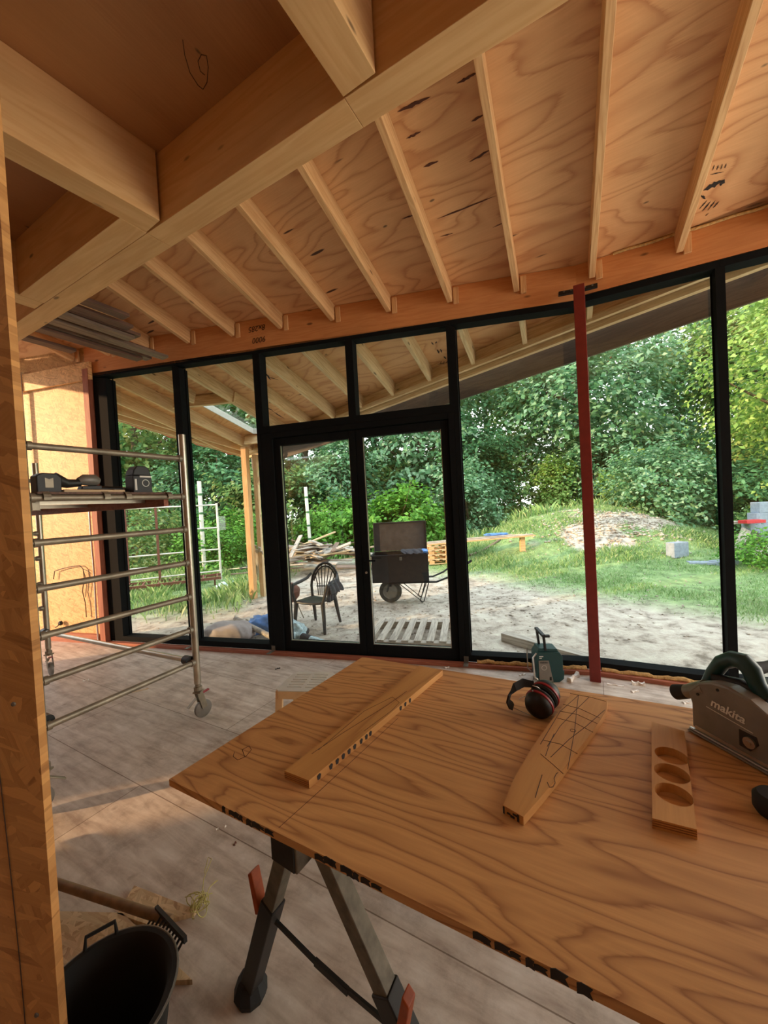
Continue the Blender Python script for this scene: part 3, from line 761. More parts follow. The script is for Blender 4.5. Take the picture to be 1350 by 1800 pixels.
# edge beams
def edge(name, mat, a, b, w, ztop_off, h, out=0.0, outd=V3(0, 0, 0)):
    a = a + outd * out; b = b + outd * out
    return board(name, mat, roofpt(a, ztop_off + h / 2), roofpt(b, ztop_off + h / 2), w, h, parent=cano)
nf = nrm(V3(df[1], -df[0], 0)); nf = nf if nf[1] > 0 else -nf
edge('edge_beam', 'pine_pale', Kc, Fr, .06, .0, .26, -.06, nf)
edge('edge_beam', 'pine_pale', Kc - dl * .0, Fr, .05, .16, .06, -.13, nf)
edge('fascia', 'fascia_dark', Kc - df * .05, Fr, .03, -.02, .40, .14, nf)
nl = nrm(V3(-dl[1], dl[0], 0)); nl = nl if nl[0] < 0 else -nl
edge('edge_rafter', 'pine_pale', E0, Kc, .05, .0, .19, -.03, nl)
edge('edge_rafter', 'pine_pale', E0, Kc, .05, .0, .19, -.30, nl)
edge('edge_board', 'pine_pale', E0, Kc, .025, -.02, .22, .02, nl)
# pale red membrane hanging off the edge
mm = MB(); k = 12
for i in range(k):
    a = E0 + (Kc - E0) * (.45 + .5 * i / k); b = E0 + (Kc - E0) * (.45 + .5 * (i + 1) / k); w0 = .09 + .03 * math.sin(i * 1.9); w1 = .09 + .03 * math.sin((i + 1) * 1.9)
    mm.add([roofpt(a + nl * .04, -.02), roofpt(b + nl * .04, -.02), roofpt(b + nl * .06, w1 + .10), roofpt(a + nl * .06, w0 + .10)], [(0, 1, 2, 3)])
mo = mm.build('membrane', 'pink_membrane', cano); so = mo.modifiers.new('s', 'SOLIDIFY'); so.thickness = .003
# corner posts
pf = onz(446, 1052, -.12); pf2 = pf + V3(.16, .10, 0)
cpz = zroof(pf) - .20
o = board('timber_post', 'pine', V3(pf[0], pf[1], -.14), V3(pf[0], pf[1], cpz), .11, .11, up=NL); tag(o, 'square timber post holding up the corner of the canopy roof', 'post')
o2 = board('timber_post', 'pine_pale', V3(pf2[0], pf2[1], -.14), V3(pf2[0], pf2[1], zroof(pf2) - .30), .09, .07, up=NL); tag(o2, 'second paler timber upright just right of the canopy corner post', 'post')
board('knee_brace', 'pine_pale', V3(pf2[0], pf2[1], 2.1), V3(pf2[0] + .45, pf2[1] - .25, zroof(pf2) - .28), .07, .05, parent=o2)

# trimmers beside the canopy rooflight
for tt in (t_c - .66, t_c + .79):
    a_, b_ = LW(sC + .50) + dxy * tt, LW(sC - .62) + dxy * tt
    board('trimmer', 'pine_pale', roofpt(a_, RH2 / 2 + .012), roofpt(b_, RH2 / 2 + .012), .046, RH2 - .02, up=RN, parent=cano)
# dark patches and printed stamps on the plywood
def mark(par, px0, py0, px1, py1, wd, name='veneer_patch', mat='ink', seed=0):
    a, b = onroof(px0, py0, .0015), onroof(px1, py1, .0015); d = b - a; L = np.linalg.norm(d); d = d / L; w_ = np.cross(RN, d); r = np.random.default_rng(int(px0 * 7 + py0)); n = 9
    top_ = [(L * k / n, wd / 2 * math.sin(math.pi * k / n) * r.uniform(.35, 1.2)) for k in range(1, n)]; bot = [(x, -wd / 2 * math.sin(math.pi * x / L) * r.uniform(.35, 1.2)) for x, _ in reversed(top_)]
    MB().prism([(0, 0)] + top_ + [(L, 0)] + bot, a, d, w_, 0, .0012, an=-RN).build(name, mat, par)
for q in ((698, 197, 757, 170, .022), (803, 147, 840, 127, .018), (714, 244, 740, 231, .018), (744, 294, 771, 283, .020), (828, 214, 852, 200, .016), (825, 285, 864, 262, .018), (768, 385, 872, 344, .014), (706, 385, 736, 375, .014), (774, 416, 796, 410, .012), (866, 400, 886, 391, .010), (1060, 298, 1040, 304, .01)):
    mark(c_sl, *q, mat='edge_dark')
for q in ((1252, 300, 1256, 290, .008), (1260, 299, 1263, 290, .008), (1267, 298, 1270, 288, .008), (1274, 296, 1277, 287, .008), (1248, 307, 1272, 302, .008), (1236, 335, 1272, 316, .05), (1266, 327, 1274, 315, .03), (1232, 343, 1240, 350, .02), (1229, 368, 1243, 352, .012), (1234, 372, 1250, 353, .012), (1244, 370, 1258, 352, .012), (1253, 366, 1264, 354, .012), (1240, 380, 1246, 374, .008)):
    mark(c_sl, *q, name='ink_stamp')
for q in ((758, 601, 762, 606, .02), (765, 604, 768, 600, .02), (768, 614, 772, 622, .03), (774, 613, 777, 620, .02), (780, 626, 784, 631, .03), (774, 640, 776, 634, .012), (779, 641, 781, 634, .012), (784, 641, 786, 634, .012), (789, 640, 791, 633, .012), (466, 655, 476, 668, .03), (470, 662, 490, 668, .02), (468, 716, 480, 722, .03), (478, 722, 500, 736, .03)):
    mark(cano, *q, name='ink_stamp')
# ================================================================ INSIDE THE ROOM
MB().tube([onz(x, y, ZC - .001) for x, y in ((321, 70), (325, 98), (334, 128), (348, 150), (357, 157), (364, 145), (366, 118), (363, 98), (354, 96), (348, 108), (352, 125), (360, 132))], .0016, 5).build('pencil_mark', 'pencil', fc)
# ---- scaffold tower
U = SD; VL = V3(-U[1], U[0], 0)
SR = V3(-1.525, 2.960, 0)                              # front right post of the near ladder frame
SB = V3(-3.585, 3.975, 0)                              # far frame, right post
SW = .965
sc_ = thing('scaffold_tower', 'aluminium rolling scaffold tower standing left of the table', 'scaffold', (SR + SB) / 2 - U * SW / 2)
zr = [2.03, 1.738, 1.486, 1.228, .962, .708, .452]
def caster(P, parent, ang):
    d = V3(math.cos(ang), math.sin(ang), 0); c = MB()
    c.lathe([(.030, 0), (.030, .03), (.024, .03)], P + V3(0, 0, .225), n=14)
    for sgn in (-1, 1): c.beam(P + d * .0 + np.cross(d, (0, 0, 1)) * .024 * sgn + V3(0, 0, .215), P + d * .035 + np.cross(d, (0, 0, 1)) * .024 * sgn + V3(0, 0, .08), .045, .004, up=np.cross(d, (0, 0, 1)))
    c.box(P + V3(0, 0, .215), (.06, .06, .012)); c.beam(P - d * .02 + V3(0, 0, .17), P - d * .09 + V3(0, 0, .12), .03, .006)
    o = c.build('caster', 'alu_dull', parent, bevel=.002)
    n_ = np.cross(d, (0, 0, 1)); w = P + d * .030 + V3(0, 0, .069)
    MB().lathe([(.02, -.016), (.05, -.016), (.066, -.011), (.068, 0), (.066, .011), (.05, .016), (.02, .016)], w, n_, 28).build('wheel', 'case_grey', o, smooth=True)
    MB().beam(P + d * .02 + V3(0, 0, .19), P + d * .085 + V3(0, 0, .20), .022, .01).build('brake_lever', 'red_plastic', o, bevel=.002)
def ladder(R_, parent, ztp, ang, rungs):
    L_ = R_ - U * SW
    for P in (R_, L_):
        MB().tube([P + V3(0, 0, .28), P + V3(0, 0, ztp)], .0255, 16).build('post', 'alu', parent, smooth=True)
        MB().tube([P + V3(0, 0, .255), P + V3(0, 0, .40)], .020, 14).build('adjusting_leg', 'alu_dull', parent, smooth=True)
        caster(P, parent, ang if P is R_ else ang + math.pi)
    for z in rungs:
        r = MB().tube([R_ - U * .012 + V3(0, 0, z), L_ + U * .012 + V3(0, 0, z)], .0195, 12)
        for e, sg in ((R_, -1), (L_, 1)): r.lathe([(.026, -.012), (.026, .012)], e + U * sg * .034 + V3(0, 0, z), U, 12)
        r.build('rung', 'alu_dull' if z > .3 else 'alu', parent, smooth=True)
ladder(SR, sc_, 2.215, math.radians(55), zr)
ladder(SB, sc_, 2.215, math.radians(-35), zr[1:] + [2.03])
def clamp(P, parent):
    MB().lathe([(.024, -.03), (.034, -.03), (.034, .03), (.024, .03)], P, VL, 12).build('coupler', 'black_steel', parent, smooth=True)
b0, b1 = SR + V3(0, 0, .47) - U * .04, SB + V3(0, 0, .47) - U * .04
MB().tube([b0 + VL * .03, b1 - VL * .03], .020, 12).build('brace', 'alu', sc_, smooth=True)
clamp(b0 + VL * .05, sc_); clamp(b1 - VL * .05, sc_)
b0, b1 = SR - U * (SW - .04) + V3(0, 0, .47), SB - U * (SW - .04) + V3(0, 0, .47)
MB().tube([b0 + VL * .03, b1 - VL * .03], .020, 12).build('brace', 'alu', sc_, smooth=True); clamp(b0 + VL * .05, sc_)
# platform deck hooked on the second rungs
zp = zr[1] + .0195
dk = thing('scaffold_platform', 'plywood deck hooked onto the scaffold rungs, holding the tools', 'platform', (SR + SB) / 2 - U * SW / 2 + V3(0, 0, zp))
c0 = SR - U * (SW / 2 + .03) + VL * -.01; c1 = SB - U * (SW / 2 + .03) + VL * .01
MB().beam(V3(c0[0], c0[1], zp + .008), V3(c1[0], c1[1], zp + .008), .80, .012).build('deck', 'dark_board', dk, M=frame_of(V3(c0[0], c0[1], zp + .008), V3(c1[0], c1[1], zp + .008)))
for sg in (-1, 1):
    a = c0 + U * sg * .385 + VL * .06 + V3(0, 0, zp - .045); b = c1 + U * sg * .385 - VL * .06 + V3(0, 0, zp - .045)
    MB().beam(a, b, .035, .085).build('side_rail', 'red_timber' if sg > 0 else 'alu_dull', dk)
for k in range(3):
    a = c0 + VL * (.3 + k * .8) + V3(0, 0, zp - .035)
    MB().beam(a - U * .36, a + U * .36, .04, .03).build('cross_rail', 'alu', dk)
for e, d in ((c0, 1), (c1, -1)):
    for sg in (-.36, -.05, .08, .37):
        P = e + U * sg + V3(0, 0, zp); h_ = MB()
        arc = [P + VL * d * (.012 - .034 * math.cos(t_)) * -1 * -1 + V3(0, 0, -.019 + .034 * math.sin(t_)) for t_ in np.linspace(-.4, 3.3, 9)]
        for q, r in zip(arc[:-1], arc[1:]): h_.beam(q, r, .035, .006, up=nrm((q + r) / 2 - (P + V3(0, 0, -.019))))
        h_.build('hook', 'alu_dull', dk)

zd = zp + .0145
def on_deck(px, t=.10):
    """point on the deck seen at column px, t metres behind the near rung"""
    P = onvert(px, 865, SR + VL * t, U); return V3(P[0], P[1], zd)
# two-part dark case with a pale strip
P = on_deck(245, .14); bx = thing('tool_case', 'black upright tool case with sloping lid standing on the scaffold deck', 'case', P)
fa = lambda a, b, z: P + U * a - VL * b * -1 * 0 + VL * b + V3(0, 0, z)
MB().prism([(-.068, 0), (.068, 0), (.066, .125), (-.066, .125)], P - VL * .05, U, (0, 0, 1), 0, -.10).build('body', 'black_plastic', bx, bevel=.005)
MB().prism([(-.066, .127), (.066, .127), (.052, .175), (.030, .195), (-.032, .195), (-.055, .165)], P - VL * .048, U, (0, 0, 1), 0, -.096).build('lid', 'black_plastic', bx, bevel=.006)
MB().prism([(-.02, .112), (.063, .112), (.063, .124), (-.02, .124)], P - VL * .0505, U, (0, 0, 1), -.0, .0015).build('strip', 'white_print', bx)
MB().lathe([(.022, 0), (.026, 0), (.026, .0015), (.022, .0015)], P - VL * .0505 + U * .02 + V3(0, 0, .072), -VL, 20, closed=True).build('badge', 'white_print', bx)
MB().prism([(-.056, .02), (-.042, .02), (-.042, .10), (-.056, .10)], P - VL * .0505, U, (0, 0, 1), 0, .0012).build('print', 'white_print', bx)
# drill driver lying with its big battery upright
P = on_deck(95, .12); dr_ = thing('cordless_tool', 'dark cordless tool with tall battery lying at the left end of the deck', 'power tool', P)
MB().prism([(-.10, 0), (.02, 0), (.025, .09), (.0, .115), (-.07, .118), (-.10, .10)], P - VL * .05, U, (0, 0, 1), 0, -.08).build('battery', 'black_plastic', dr_, bevel=.006)
MB().prism([(-.06, .03), (-.02, .03), (-.02, .088), (-.04, .08), (-.06, .088)], P - VL * .0505, U, (0, 0, 1), 0, .0015).build('label', 'alu_dull', dr_)
MB().tube([P + U * .0 + V3(0, 0, .085), P + U * .07 + V3(0, 0, .06), P + U * .14 + V3(0, 0, .065)], .03, 12, rs=[.045, .028, .022]).build('grip', 'dark_chair', dr_, smooth=True)
MB().tube([P + U * .13 + V3(0, 0, .075), P + U * .16 + V3(0, 0, .085), P + U * .22 + V3(0, 0, .085), P + U * .245 + V3(0, 0, .075)], .03, 14, rs=[.022, .036, .038, .024]).build('head', 'case_grey', dr_, smooth=True)
MB().prism([(.13, .022), (.25, .022), (.25, .05), (.14, .045)], P - VL * .03, U, (0, 0, 1), 0, -.06).build('base', 'black_plastic', dr_, bevel=.004)
b = board('offcut', 'pine_pale', P + U * .03 + V3(0, 0, .011), P + U * .38 + V3(0, 0, .011), .10, .02); tag(b, 'short pale timber offcut under the grey tool head on the scaffold deck', 'offcut')
P = on_deck(198, .16); sm = thing('hand_tool', 'small black hand tool lying flat in the middle of the deck', 'tool', P)
MB().tube([P - U * .10 + V3(0, 0, .028), P + U * .06 + V3(0, 0, .028)], .022, 10, rs=[.024, .020]).build('body', 'black_plastic', sm, smooth=True)
MB().tube([P - U * .02 + V3(0, 0, .02), P - U * .02 - VL * .07 + V3(0, 0, .014)], .012, 8).build('nose', 'teal_plastic', sm, smooth=True)
P = on_deck(222, .22); sm = thing('hand_tool', 'grey and black grinder lying just left of the upright case', 'tool', P)
MB().tube([P - U * .08 + V3(0, 0, .026), P + U * .02 + V3(0, 0, .026)], .022, 10, rs=[.022, .024]).build('body', 'case_grey', sm, smooth=True)
MB().lathe([(.03, 0), (.03, .02), (.022, .028)], P + U * .035 + V3(0, 0, .0), n=16).build('guard', 'alu_dull', sm, smooth=True)

# ---- work table: a loose plywood sheet on folding trestles
ZT = .88
ta, tb_, tn = onz(297, 1370, ZT), onz(637, 1155, ZT), onz(1160, 1795, ZT)
e1 = nrm(tb_ - ta); e2 = nrm(tn - ta); LN = 2.44; WD = np.linalg.norm(tb_ - ta)
tr_ = tb_ + nrm(onz(1350, 1266, ZT) - tb_) * LN; td = ta + e2 * LN
mb = MB(); q = [ta, td, tr_, tb_]; th = .018
mb.add([p - V3(0, 0, th) for p in q] + q, [(3, 2, 1, 0), (4, 5, 6, 7), (0, 1, 5, 4), (1, 2, 6, 5), (2, 3, 7, 6), (3, 0, 4, 7)])
top = mb.build('tabletop', 'ply_table', M=frame_of(ta, td)); tag(top, 'large plywood sheet laid out as a table top in the foreground', 'table top')
# stencil ink along the sheet's edge
ne = nrm(V3(e2[1], -e2[0], 0)); ne = ne if ne[1] < 0 else -ne
ik = MB(); rr = np.random.default_rng(3)
for c in (.36, .40, .43, .46, .50, .53, .56, .60, .84, .88, .905, .95, .975, 1.0, 1.03, 1.07, 1.40, 1.43, 1.46, 1.5, 1.54, 1.56, 1.6, 1.66):
    w = rr.uniform(.01, .028); a = ta + e2 * c * .66 / .66 * .62 / 1.0
    p = ta + e2 * (c * .60); zz_ = rr.uniform(.006, .011); hh = rr.uniform(.004, .010)
    MB().prism([(0, -hh), (w * .4, -hh * .7), (w, -hh), (w * .8, 0), (w, hh * .7), (w * .3, hh), (0, hh * .6)], p - V3(0, 0, zz_), e2, (0, 0, 1), .0, .0012, an=ne).build('edge_stamp', 'ink', top)
pen = lambda n_, pts, par, z, r=.0009: MB().tube([onz(x, y, z) for x, y in pts], r, 5).build(n_, 'pencil', par)
pen('pencil_mark', [(412, 1322), (410, 1330), (418, 1336), (432, 1330), (442, 1318), (438, 1311), (426, 1318), (430, 1330)], top, ZT)
pen('pencil_line', [(490, 1455), (560, 1392), (640, 1318), (700, 1262)], top, ZT, .0007)
# trestle: crossbar, four splayed legs with sleeves
def trestle(T, hd, L, label, loc=None):
    tr = thing('trestle', label, 'trestle', V3(T[0], T[1], 0) + hd * L / 2)
    zt = ZT - th - .001
    side = V3(-hd[1], hd[0], 0)
    MB().beam(V3(T[0], T[1], zt - .05) - hd * .03, V3(T[0], T[1], zt - .05) + hd * L, .085, .10).build('crossbar', 'zinc', tr, bevel=.004)
    MB().beam(V3(T[0], T[1], zt - .052) - hd * .034, V3(T[0], T[1], zt - .052) - hd * .030, .075, .085).build('end_plate', 'black_steel', tr)
    for k in (.045, L - .075):
        base = V3(T[0], T[1], 0) + hd * k; inn = .088 if k < .2 else -.05; lg = []
        for sg in (1, -1):
            a = base + side * sg * .045 + V3(0, 0, zt - .07); f = base + side * sg * (.40 if k < .2 else .24) + hd * (inn if k < .2 else 0) + V3(0, 0, .03)
            m = a + (f - a) * .44
            leg = MB().beam(a, m, .042, .042, up=hd).build('leg', 'zinc', tr, bevel=.003); lg.append((a, f))
            MB().beam(m - (f - a) * .03, f, .052, .050, up=hd).build('sleeve', 'black_steel', leg, bevel=.003)
            MB().lathe([(.0, 0), (.048, 0), (.055, .02), (.04, .06), (.03, .07)], V3(f[0], f[1], 0), n=10).build('foot', 'black_rubber', leg, smooth=False)
            lv = a + (f - a) * (.50 if sg > 0 else .47); od = nrm(side * sg)
            MB().prism([(0, 0), (.02, -.012), (.045, .10), (.028, .115)], lv + od * .026 - hd * .016, od, (0, 0, 1), 0, .032).build('latch', 'orange_plastic', leg, bevel=.003)
            if sg < 0 and k < .2:
                lv = a + (f - a) * .66
                MB().prism([(0, -.1), (.022, -.11), (.045, .03), (.03, .05)], lv + od * .026 - hd * .016, od, (0, 0, 1), 0, .032).build('latch', 'orange_plastic', leg, bevel=.003)
        m1 = lg[0][0] + (lg[0][1] - lg[0][0]) * .50; m2 = lg[1][0] + (lg[1][1] - lg[1][0]) * .56; mc = (m1 + m2) / 2 - V3(0, 0, .015)
        s_ = MB(); s_.beam(m1, mc - V3(0, 0, .004), .014, .007, up=hd); s_.beam(mc, m2, .014, .007, up=hd); s_.beam(mc - (m2 - m1) * .12, mc + (m2 - m1) * .12, .018, .010, up=hd)
        s_.build('spreader', 'black_steel', tr)
    return tr
T1 = V3(-.262, .905, 0); hd32 = nrm(V3(math.sin(math.radians(33)), math.cos(math.radians(33)), 0))
trestle(T1, hd32, .90, 'grey folding trestle with black leg sleeves and orange latches under the table corner')
trestle(V3(1.12, .02, 0), hd32, .66, 'second folding trestle, hidden under the right half of the plywood sheet')

# ---- pieces lying on the sheet
# batten with pencilled marks
z0 = ZT + .0005
a0, a1, b0, b1 = onz(500, 1355, ZT + .022), onz(543, 1372, ZT + .022), onz(737, 1170, ZT + .022), onz(778, 1178, ZT + .022)
pl = [a0, a1, b1, b0]; mb = MB().add([p - V3(0, 0, .0215) for p in pl] + pl, [(3, 2, 1, 0), (4, 5, 6, 7), (0, 1, 5, 4), (1, 2, 6, 5), (2, 3, 7, 6), (3, 0, 4, 7)])
bt = mb.build('plywood_batten', 'ply_batten', M=frame_of(a0, b0)); tag(bt, 'long straight plywood batten lying across the left part of the table', 'batten')
dirb = nrm(b1 - a1); nb = nrm(V3(dirb[1], -dirb[0], 0)); ik = MB()
for c in (.03, .075, .10, .125, .15, .175, .205, .23, .25, .42, .45, .48):
    p = a1 + dirb * c - V3(0, 0, .011); MB().prism([(0, -.006), (.008, -.008), (.012, .004), (.006, .008), (-.002, .005)], p, dirb, (0, 0, 1), 0, .0012, an=nb).build('edge_stamp', 'ink', bt)
ik = MB(); da = nrm(a1 - a0); na = -dirb
for z in (.006, .011, .016): ik.beam(a0 + na * .0006 - V3(0, 0, .022 - z), a1 + na * .0006 - V3(0, 0, .022 - z), .001, .0012)
ik.build('ply_layer', 'edge_ply', bt)
pen('pencil_line', [(548, 1325), (600, 1290), (680, 1240), (715, 1215)], bt, ZT + .0222, .0008)
pen('pencil_line', [(560, 1318), (640, 1250), (690, 1225), (702, 1235), (690, 1248), (640, 1285)], bt, ZT + .0222, .0007)
# shaped board, wide at the far end
zs = ZT + .0205
out = [onz(x, y, zs) for x, y in ((884, 1415), (905, 1365), (938, 1310), (968, 1268), (990, 1240), (1006, 1216), (1037, 1222), (1068, 1230), (1066, 1248), (1055, 1266), (1043, 1283), (1027, 1305), (1008, 1328), (980, 1366), (950, 1402), (920, 1436))]
mb = MB(); n = len(out); mb.add([p - V3(0, 0, .020) for p in out] + out, [tuple(reversed(range(n))), tuple(range(n, 2 * n))] + [(i, (i + 1) % n, n + (i + 1) % n, n + i) for i in range(n)])
sb_ = mb.build('shaped_board', 'ply_batten', M=frame_of(out[0], out[5])); tag(sb_, 'tapered shaped plywood board covered in crossing pencil lines, in the middle of the table', 'board')
for l in ([(1017, 1222), (1014, 1245), (1010, 1285), (998, 1352)], [(1017, 1222), (985, 1250), (950, 1308)], [(1036, 1225), (1008, 1252), (985, 1276), (962, 1312)], [(1063, 1248), (1030, 1277), (1000, 1300), (968, 1331)],
          [(979, 1262), (1010, 1270), (1042, 1287)], [(955, 1301), (985, 1308), (1015, 1325)], [(950, 1325), (970, 1342), (990, 1360)], [(1002, 1219), (1040, 1226), (1065, 1233)], [(990, 1238), (1020, 1246), (1054, 1262)], [(984, 1250), (1015, 1256), (1050, 1272)],
          [(974, 1290), (966, 1308), (959, 1329)], [(953, 1362), (946, 1385), (941, 1402)], [(962, 1375), (966, 1384), (972, 1383), (976, 1376), (974, 1368), (978, 1360), (981, 1358)]):
    pen('pencil_line', l, sb_, zs + .0002, .0009)
c = onz(1007, 1284, zs + .0003); MB().tube([c + V3(math.cos(t_), math.sin(t_), 0) * .0075 for t_ in np.linspace(0, 6.3, 15)], .0008, 5).build('pencil_ring', 'pencil', sb_)
d = nrm(out[-1] - out[0]); nn = V3(d[1], -d[0], 0); nn = nn if nn[1] < 0 else -nn
for x0, x1, z0_, z1_ in ((.0, .004, .002, .018), (.010, .018, .006, .010), (.018, .028, .003, .008), (.024, .034, .011, .015), (.034, .039, .002, .018)):
    p = out[0] + d * x0 - V3(0, 0, .02 - (z0_ + z1_) / 2); MB().beam(p + nn * .0006, p + d * (x1 - x0) + nn * .0006, .0012, z1_ - z0_).build('edge_stamp', 'ink', sb_)
# board with three round holes
zh = ZT + .0225
H = [onz(x, y, zh) for x, y in ((1145, 1268), (1146, 1438), (1225, 1458), (1203, 1285))]
c3 = [(1180, 1328), (1181, 1359), (1184, 1396)]; w = None
hl = [onz(x, y, zh) for x, y in c3]
from mathutils.geometry import tessellate_polygon
R3 = .036; holes = [[c + V3(math.cos(t_), math.sin(t_), 0) * R3 for t_ in np.linspace(0, 2 * math.pi, 28, endpoint=False)] for c in hl]
allp = H + [p for h in holes for p in h]; tri = tessellate_polygon([[Vector(p) for p in H]] + [[Vector(p) for p in h] for h in holes]); n = len(allp)
fs = [tuple(n + k for k in t_) for t_ in tri] + [tuple(reversed(t_)) for t_ in tri] + [(i, (i + 1) % 4, n + (i + 1) % 4, n + i) for i in range(4)]
o_ = 4
for h in holes:
    m = len(h); fs += [(o_ + i, o_ + (i + 1) % m, n + o_ + (i + 1) % m, n + o_ + i) for i in range(m)]; o_ += m
h3 = MB().add([p - V3(0, 0, .022) for p in allp] + allp, fs).build('holed_board', 'ply_batten', M=frame_of(H[1], H[0])); tag(h3, 'short plywood board with three round holes cut in a row, right side of the table', 'board')
ik = MB(); d = nrm(H[2] - H[1]); nn = V3(d[1], -d[0], 0); nn = nn if nn[1] < 0 else -nn; L3 = np.linalg.norm(H[2] - H[1])
for z in (.005, .010, .015): ik.beam(H[1] + nn * .0005 - V3(0, 0, z), H[1] + d * L3 + nn * .0005 - V3(0, 0, z), .0009, .0016)
ik.build('ply_layer', 'edge_ply', h3)

# ---- ear defenders
em = thing('ear_defenders', 'black and red ear defenders lying on the table beside the shaped board', 'ear defenders', onz(950, 1262, ZT))
Pc = onz(952, 1264, ZT); ax = nrm(V3(.62, .55, .25)); cc_ = Pc + V3(.016, .03, .048)
def cup(c, ax_, par):
    o = MB().lathe([(0, -.034), (.018, -.033), (.034, -.027), (.042, -.014), (.044, 0), (.043, .006)], c, ax_, 30).build('ear_cup', 'black_plastic', par, smooth=True)
    MB().lathe([(.0435, .0), (.0465, .002), (.0465, .008), (.0435, .010)], c, ax_, 30, closed=True).build('red_ring', 'red_plastic', o, smooth=True)
    MB().lathe([(.030, .008), (.043, .009), (.045, .016), (.041, .023), (.030, .024)], c, ax_, 30).build('cushion', 'black_rubber', o, smooth=True)
cup(cc_ - ax * .023, ax, em); cup(cc_ + ax * .030, -ax, em)
hbm = MB(); hbpts = []
for x, y, z in ((938, 1203, .10), (920, 1200, .105), (905, 1208, .10), (896, 1220, .085), (893, 1232, .06), (898, 1240, .03), (901, 1243, .012)):
    hbpts.append(onz(x, y, ZT + z))
bn = nrm(ax)
for i in range(len(hbpts) - 1): pass
vs = []; fs = []
for i, p in enumerate(hbpts):
    w_ = .013 if 0 < i < 6 else .010; dd = nrm(V3(0, 0, 1) * .9 + V3(.3, .2, 0)); tg = nrm(hbpts[min(i + 1, 6)] - hbpts[max(i - 1, 0)]); dd = nrm(dd - tg * (dd @ tg)) if abs(tg[2]) < .8 else nrm(V3(.5, .7, 0)); nn_ = np.cross(tg, dd) * .003
    vs += [p + dd * w_ + nn_, p - dd * w_ + nn_, p - dd * w_ - nn_, p + dd * w_ - nn_]
for i in range(6):
    for k in range(4): fs.append((4 * i + k, 4 * i + (k + 1) % 4, 4 * i + 4 + (k + 1) % 4, 4 * i + 4 + k))
fs += [(3, 2, 1, 0), (24, 25, 26, 27)]
MB().add(vs, fs).build('headband', 'black_rubber', em, smooth=True)
for pts in ([(936, 1205, .10), (945, 1208, .095), (950, 1212, .085)], [(936, 1214, .085), (943, 1219, .075)], [(901, 1243, .012), (920, 1252, .006), (932, 1257, .012)], [(913, 1228, .01), (922, 1224, .012), (932, 1224, .03)]):
    MB().tube([onz(x, y, ZT + z) for x, y, z in pts], .0014, 6).build('wire', 'silver', em, smooth=True)

# ---- plunge saw
F_ = nrm(V3(.22, -.975, 0)); SX = nrm(V3(F_[1], -F_[0], 0)); SX = SX if SX[0] < 0 else -SX   # SX: towards the side we see
S0 = V3(.877, 1.117, ZT); sw = thing('plunge_saw', 'grey plunge saw with teal handle at the right edge of the table', 'saw', S0 + F_ * .15 - SX * .08)
def sp(poly, t0, t1, name, mat, par=None, bev=.003): return MB().prism(poly, S0, F_, (0, 0, 1), t0, t1, an=SX).build(name, mat, par or sw, bevel=bev)
sp([(-.006, .002), (.34, .002), (.34, .007), (-.006, .007)], -.17, .012, 'base_plate', 'case_grey')
sp([(-.006, .007), (.34, .007), (.34, .012), (-.006, .012)], -.004, .006, 'base_rail', 'silver')
case_ = sp([(0, .014), (.27, .014), (.262, .05), (.240, .10), (.200, .14), (.150, .168), (.10, .178), (.055, .172), (.02, .155), (-.012, .118), (0, .085)], -.045, 0, 'blade_case', 'case_grey', bev=.006)
sp([(.262, .018), (.285, .018), (.275, .08), (.24, .13), (.20, .158), (.19, .15), (.235, .10), (.256, .05)], -.05, -.012, 'case_rim', 'black_plastic')
MB().tube([S0 + F_ * .03 + V3(0, 0, .138) - SX * .022, S0 - F_ * .035 + V3(0, 0, .098) - SX * .022], .02, 16, rs=[.024, .019]).build('dust_port', 'case_grey', case_, smooth=True)
MB().tube([S0 - F_ * .030 + V3(0, 0, .101) - SX * .022, S0 - F_ * .065 + V3(0, 0, .083) - SX * .022], .02, 16, rs=[.020, .0225]).build('nozzle', 'black_rubber', case_, smooth=True)
sp([(.125, .035), (.150, .033), (.170, .06), (.165, .078), (.125, .078)], -.001, .0008, 'case_opening', 'ink', case_, 0)
MB().lathe([(0, 0), (.014, 0), (.014, .006), (.006, .006), (.006, .010), (0, .010)], S0 + F_ * .150 + V3(0, 0, .056), SX, 20).build('blade_bolt', 'silver', case_, smooth=True)
sp([(.010, .014), (.250, .014), (.250, .022), (.010, .024)], -.002, .0015, 'case_trim', 'silver', case_, 0)
# maker's name in white lettering on the case
tA = S0 + F_ * .098 + V3(0, 0, .112) + SX * .0012
td_ = nrm(F_ + V3(0, 0, -.10))
text_mesh('makita', .032, mat_axes(tA, td_, np.cross(SX, td_) * 1.0), 'white_print', case_, 'lettering', .0005, .15, .0006)
MB().beam(tA - td_ * .055 - V3(0, 0, .021), tA + td_ * .06 - V3(0, 0, .021), .0008, .0018, up=(0, 0, 1)).build('lettering_line', 'white_print', case_)
for x, z in ((.075, .158), (.02, .120), (.215, .03)): MB().lathe([(0, 0), (.004, 0), (.004, .002), (0, .002)], S0 + F_ * x + V3(0, 0, z), SX, 8).build('screw', 'black_steel', case_)
# handle loop
hp = [(.005, .135), (.022, .175), (.045, .215), (.075, .236), (.100, .238), (.118, .222), (.130, .190), (.150, .160)]
MB().tube([S0 + F_ * x + V3(0, 0, z) - SX * .06 for x, z in hp], .02, 14, rs=[.018, .019, .020, .022, .024, .023, .020, .020]).build('handle', 'teal_plastic', sw, smooth=True)
MB().tube([S0 + F_ * .03 + V3(0, 0, .165) - SX * .045, S0 + F_ * .09 + V3(0, 0, .172) - SX * .06, S0 + F_ * .16 + V3(0, 0, .155) - SX * .06], .02, 12, rs=[.014, .016, .02]).build('handle_base', 'black_plastic', sw, smooth=True)
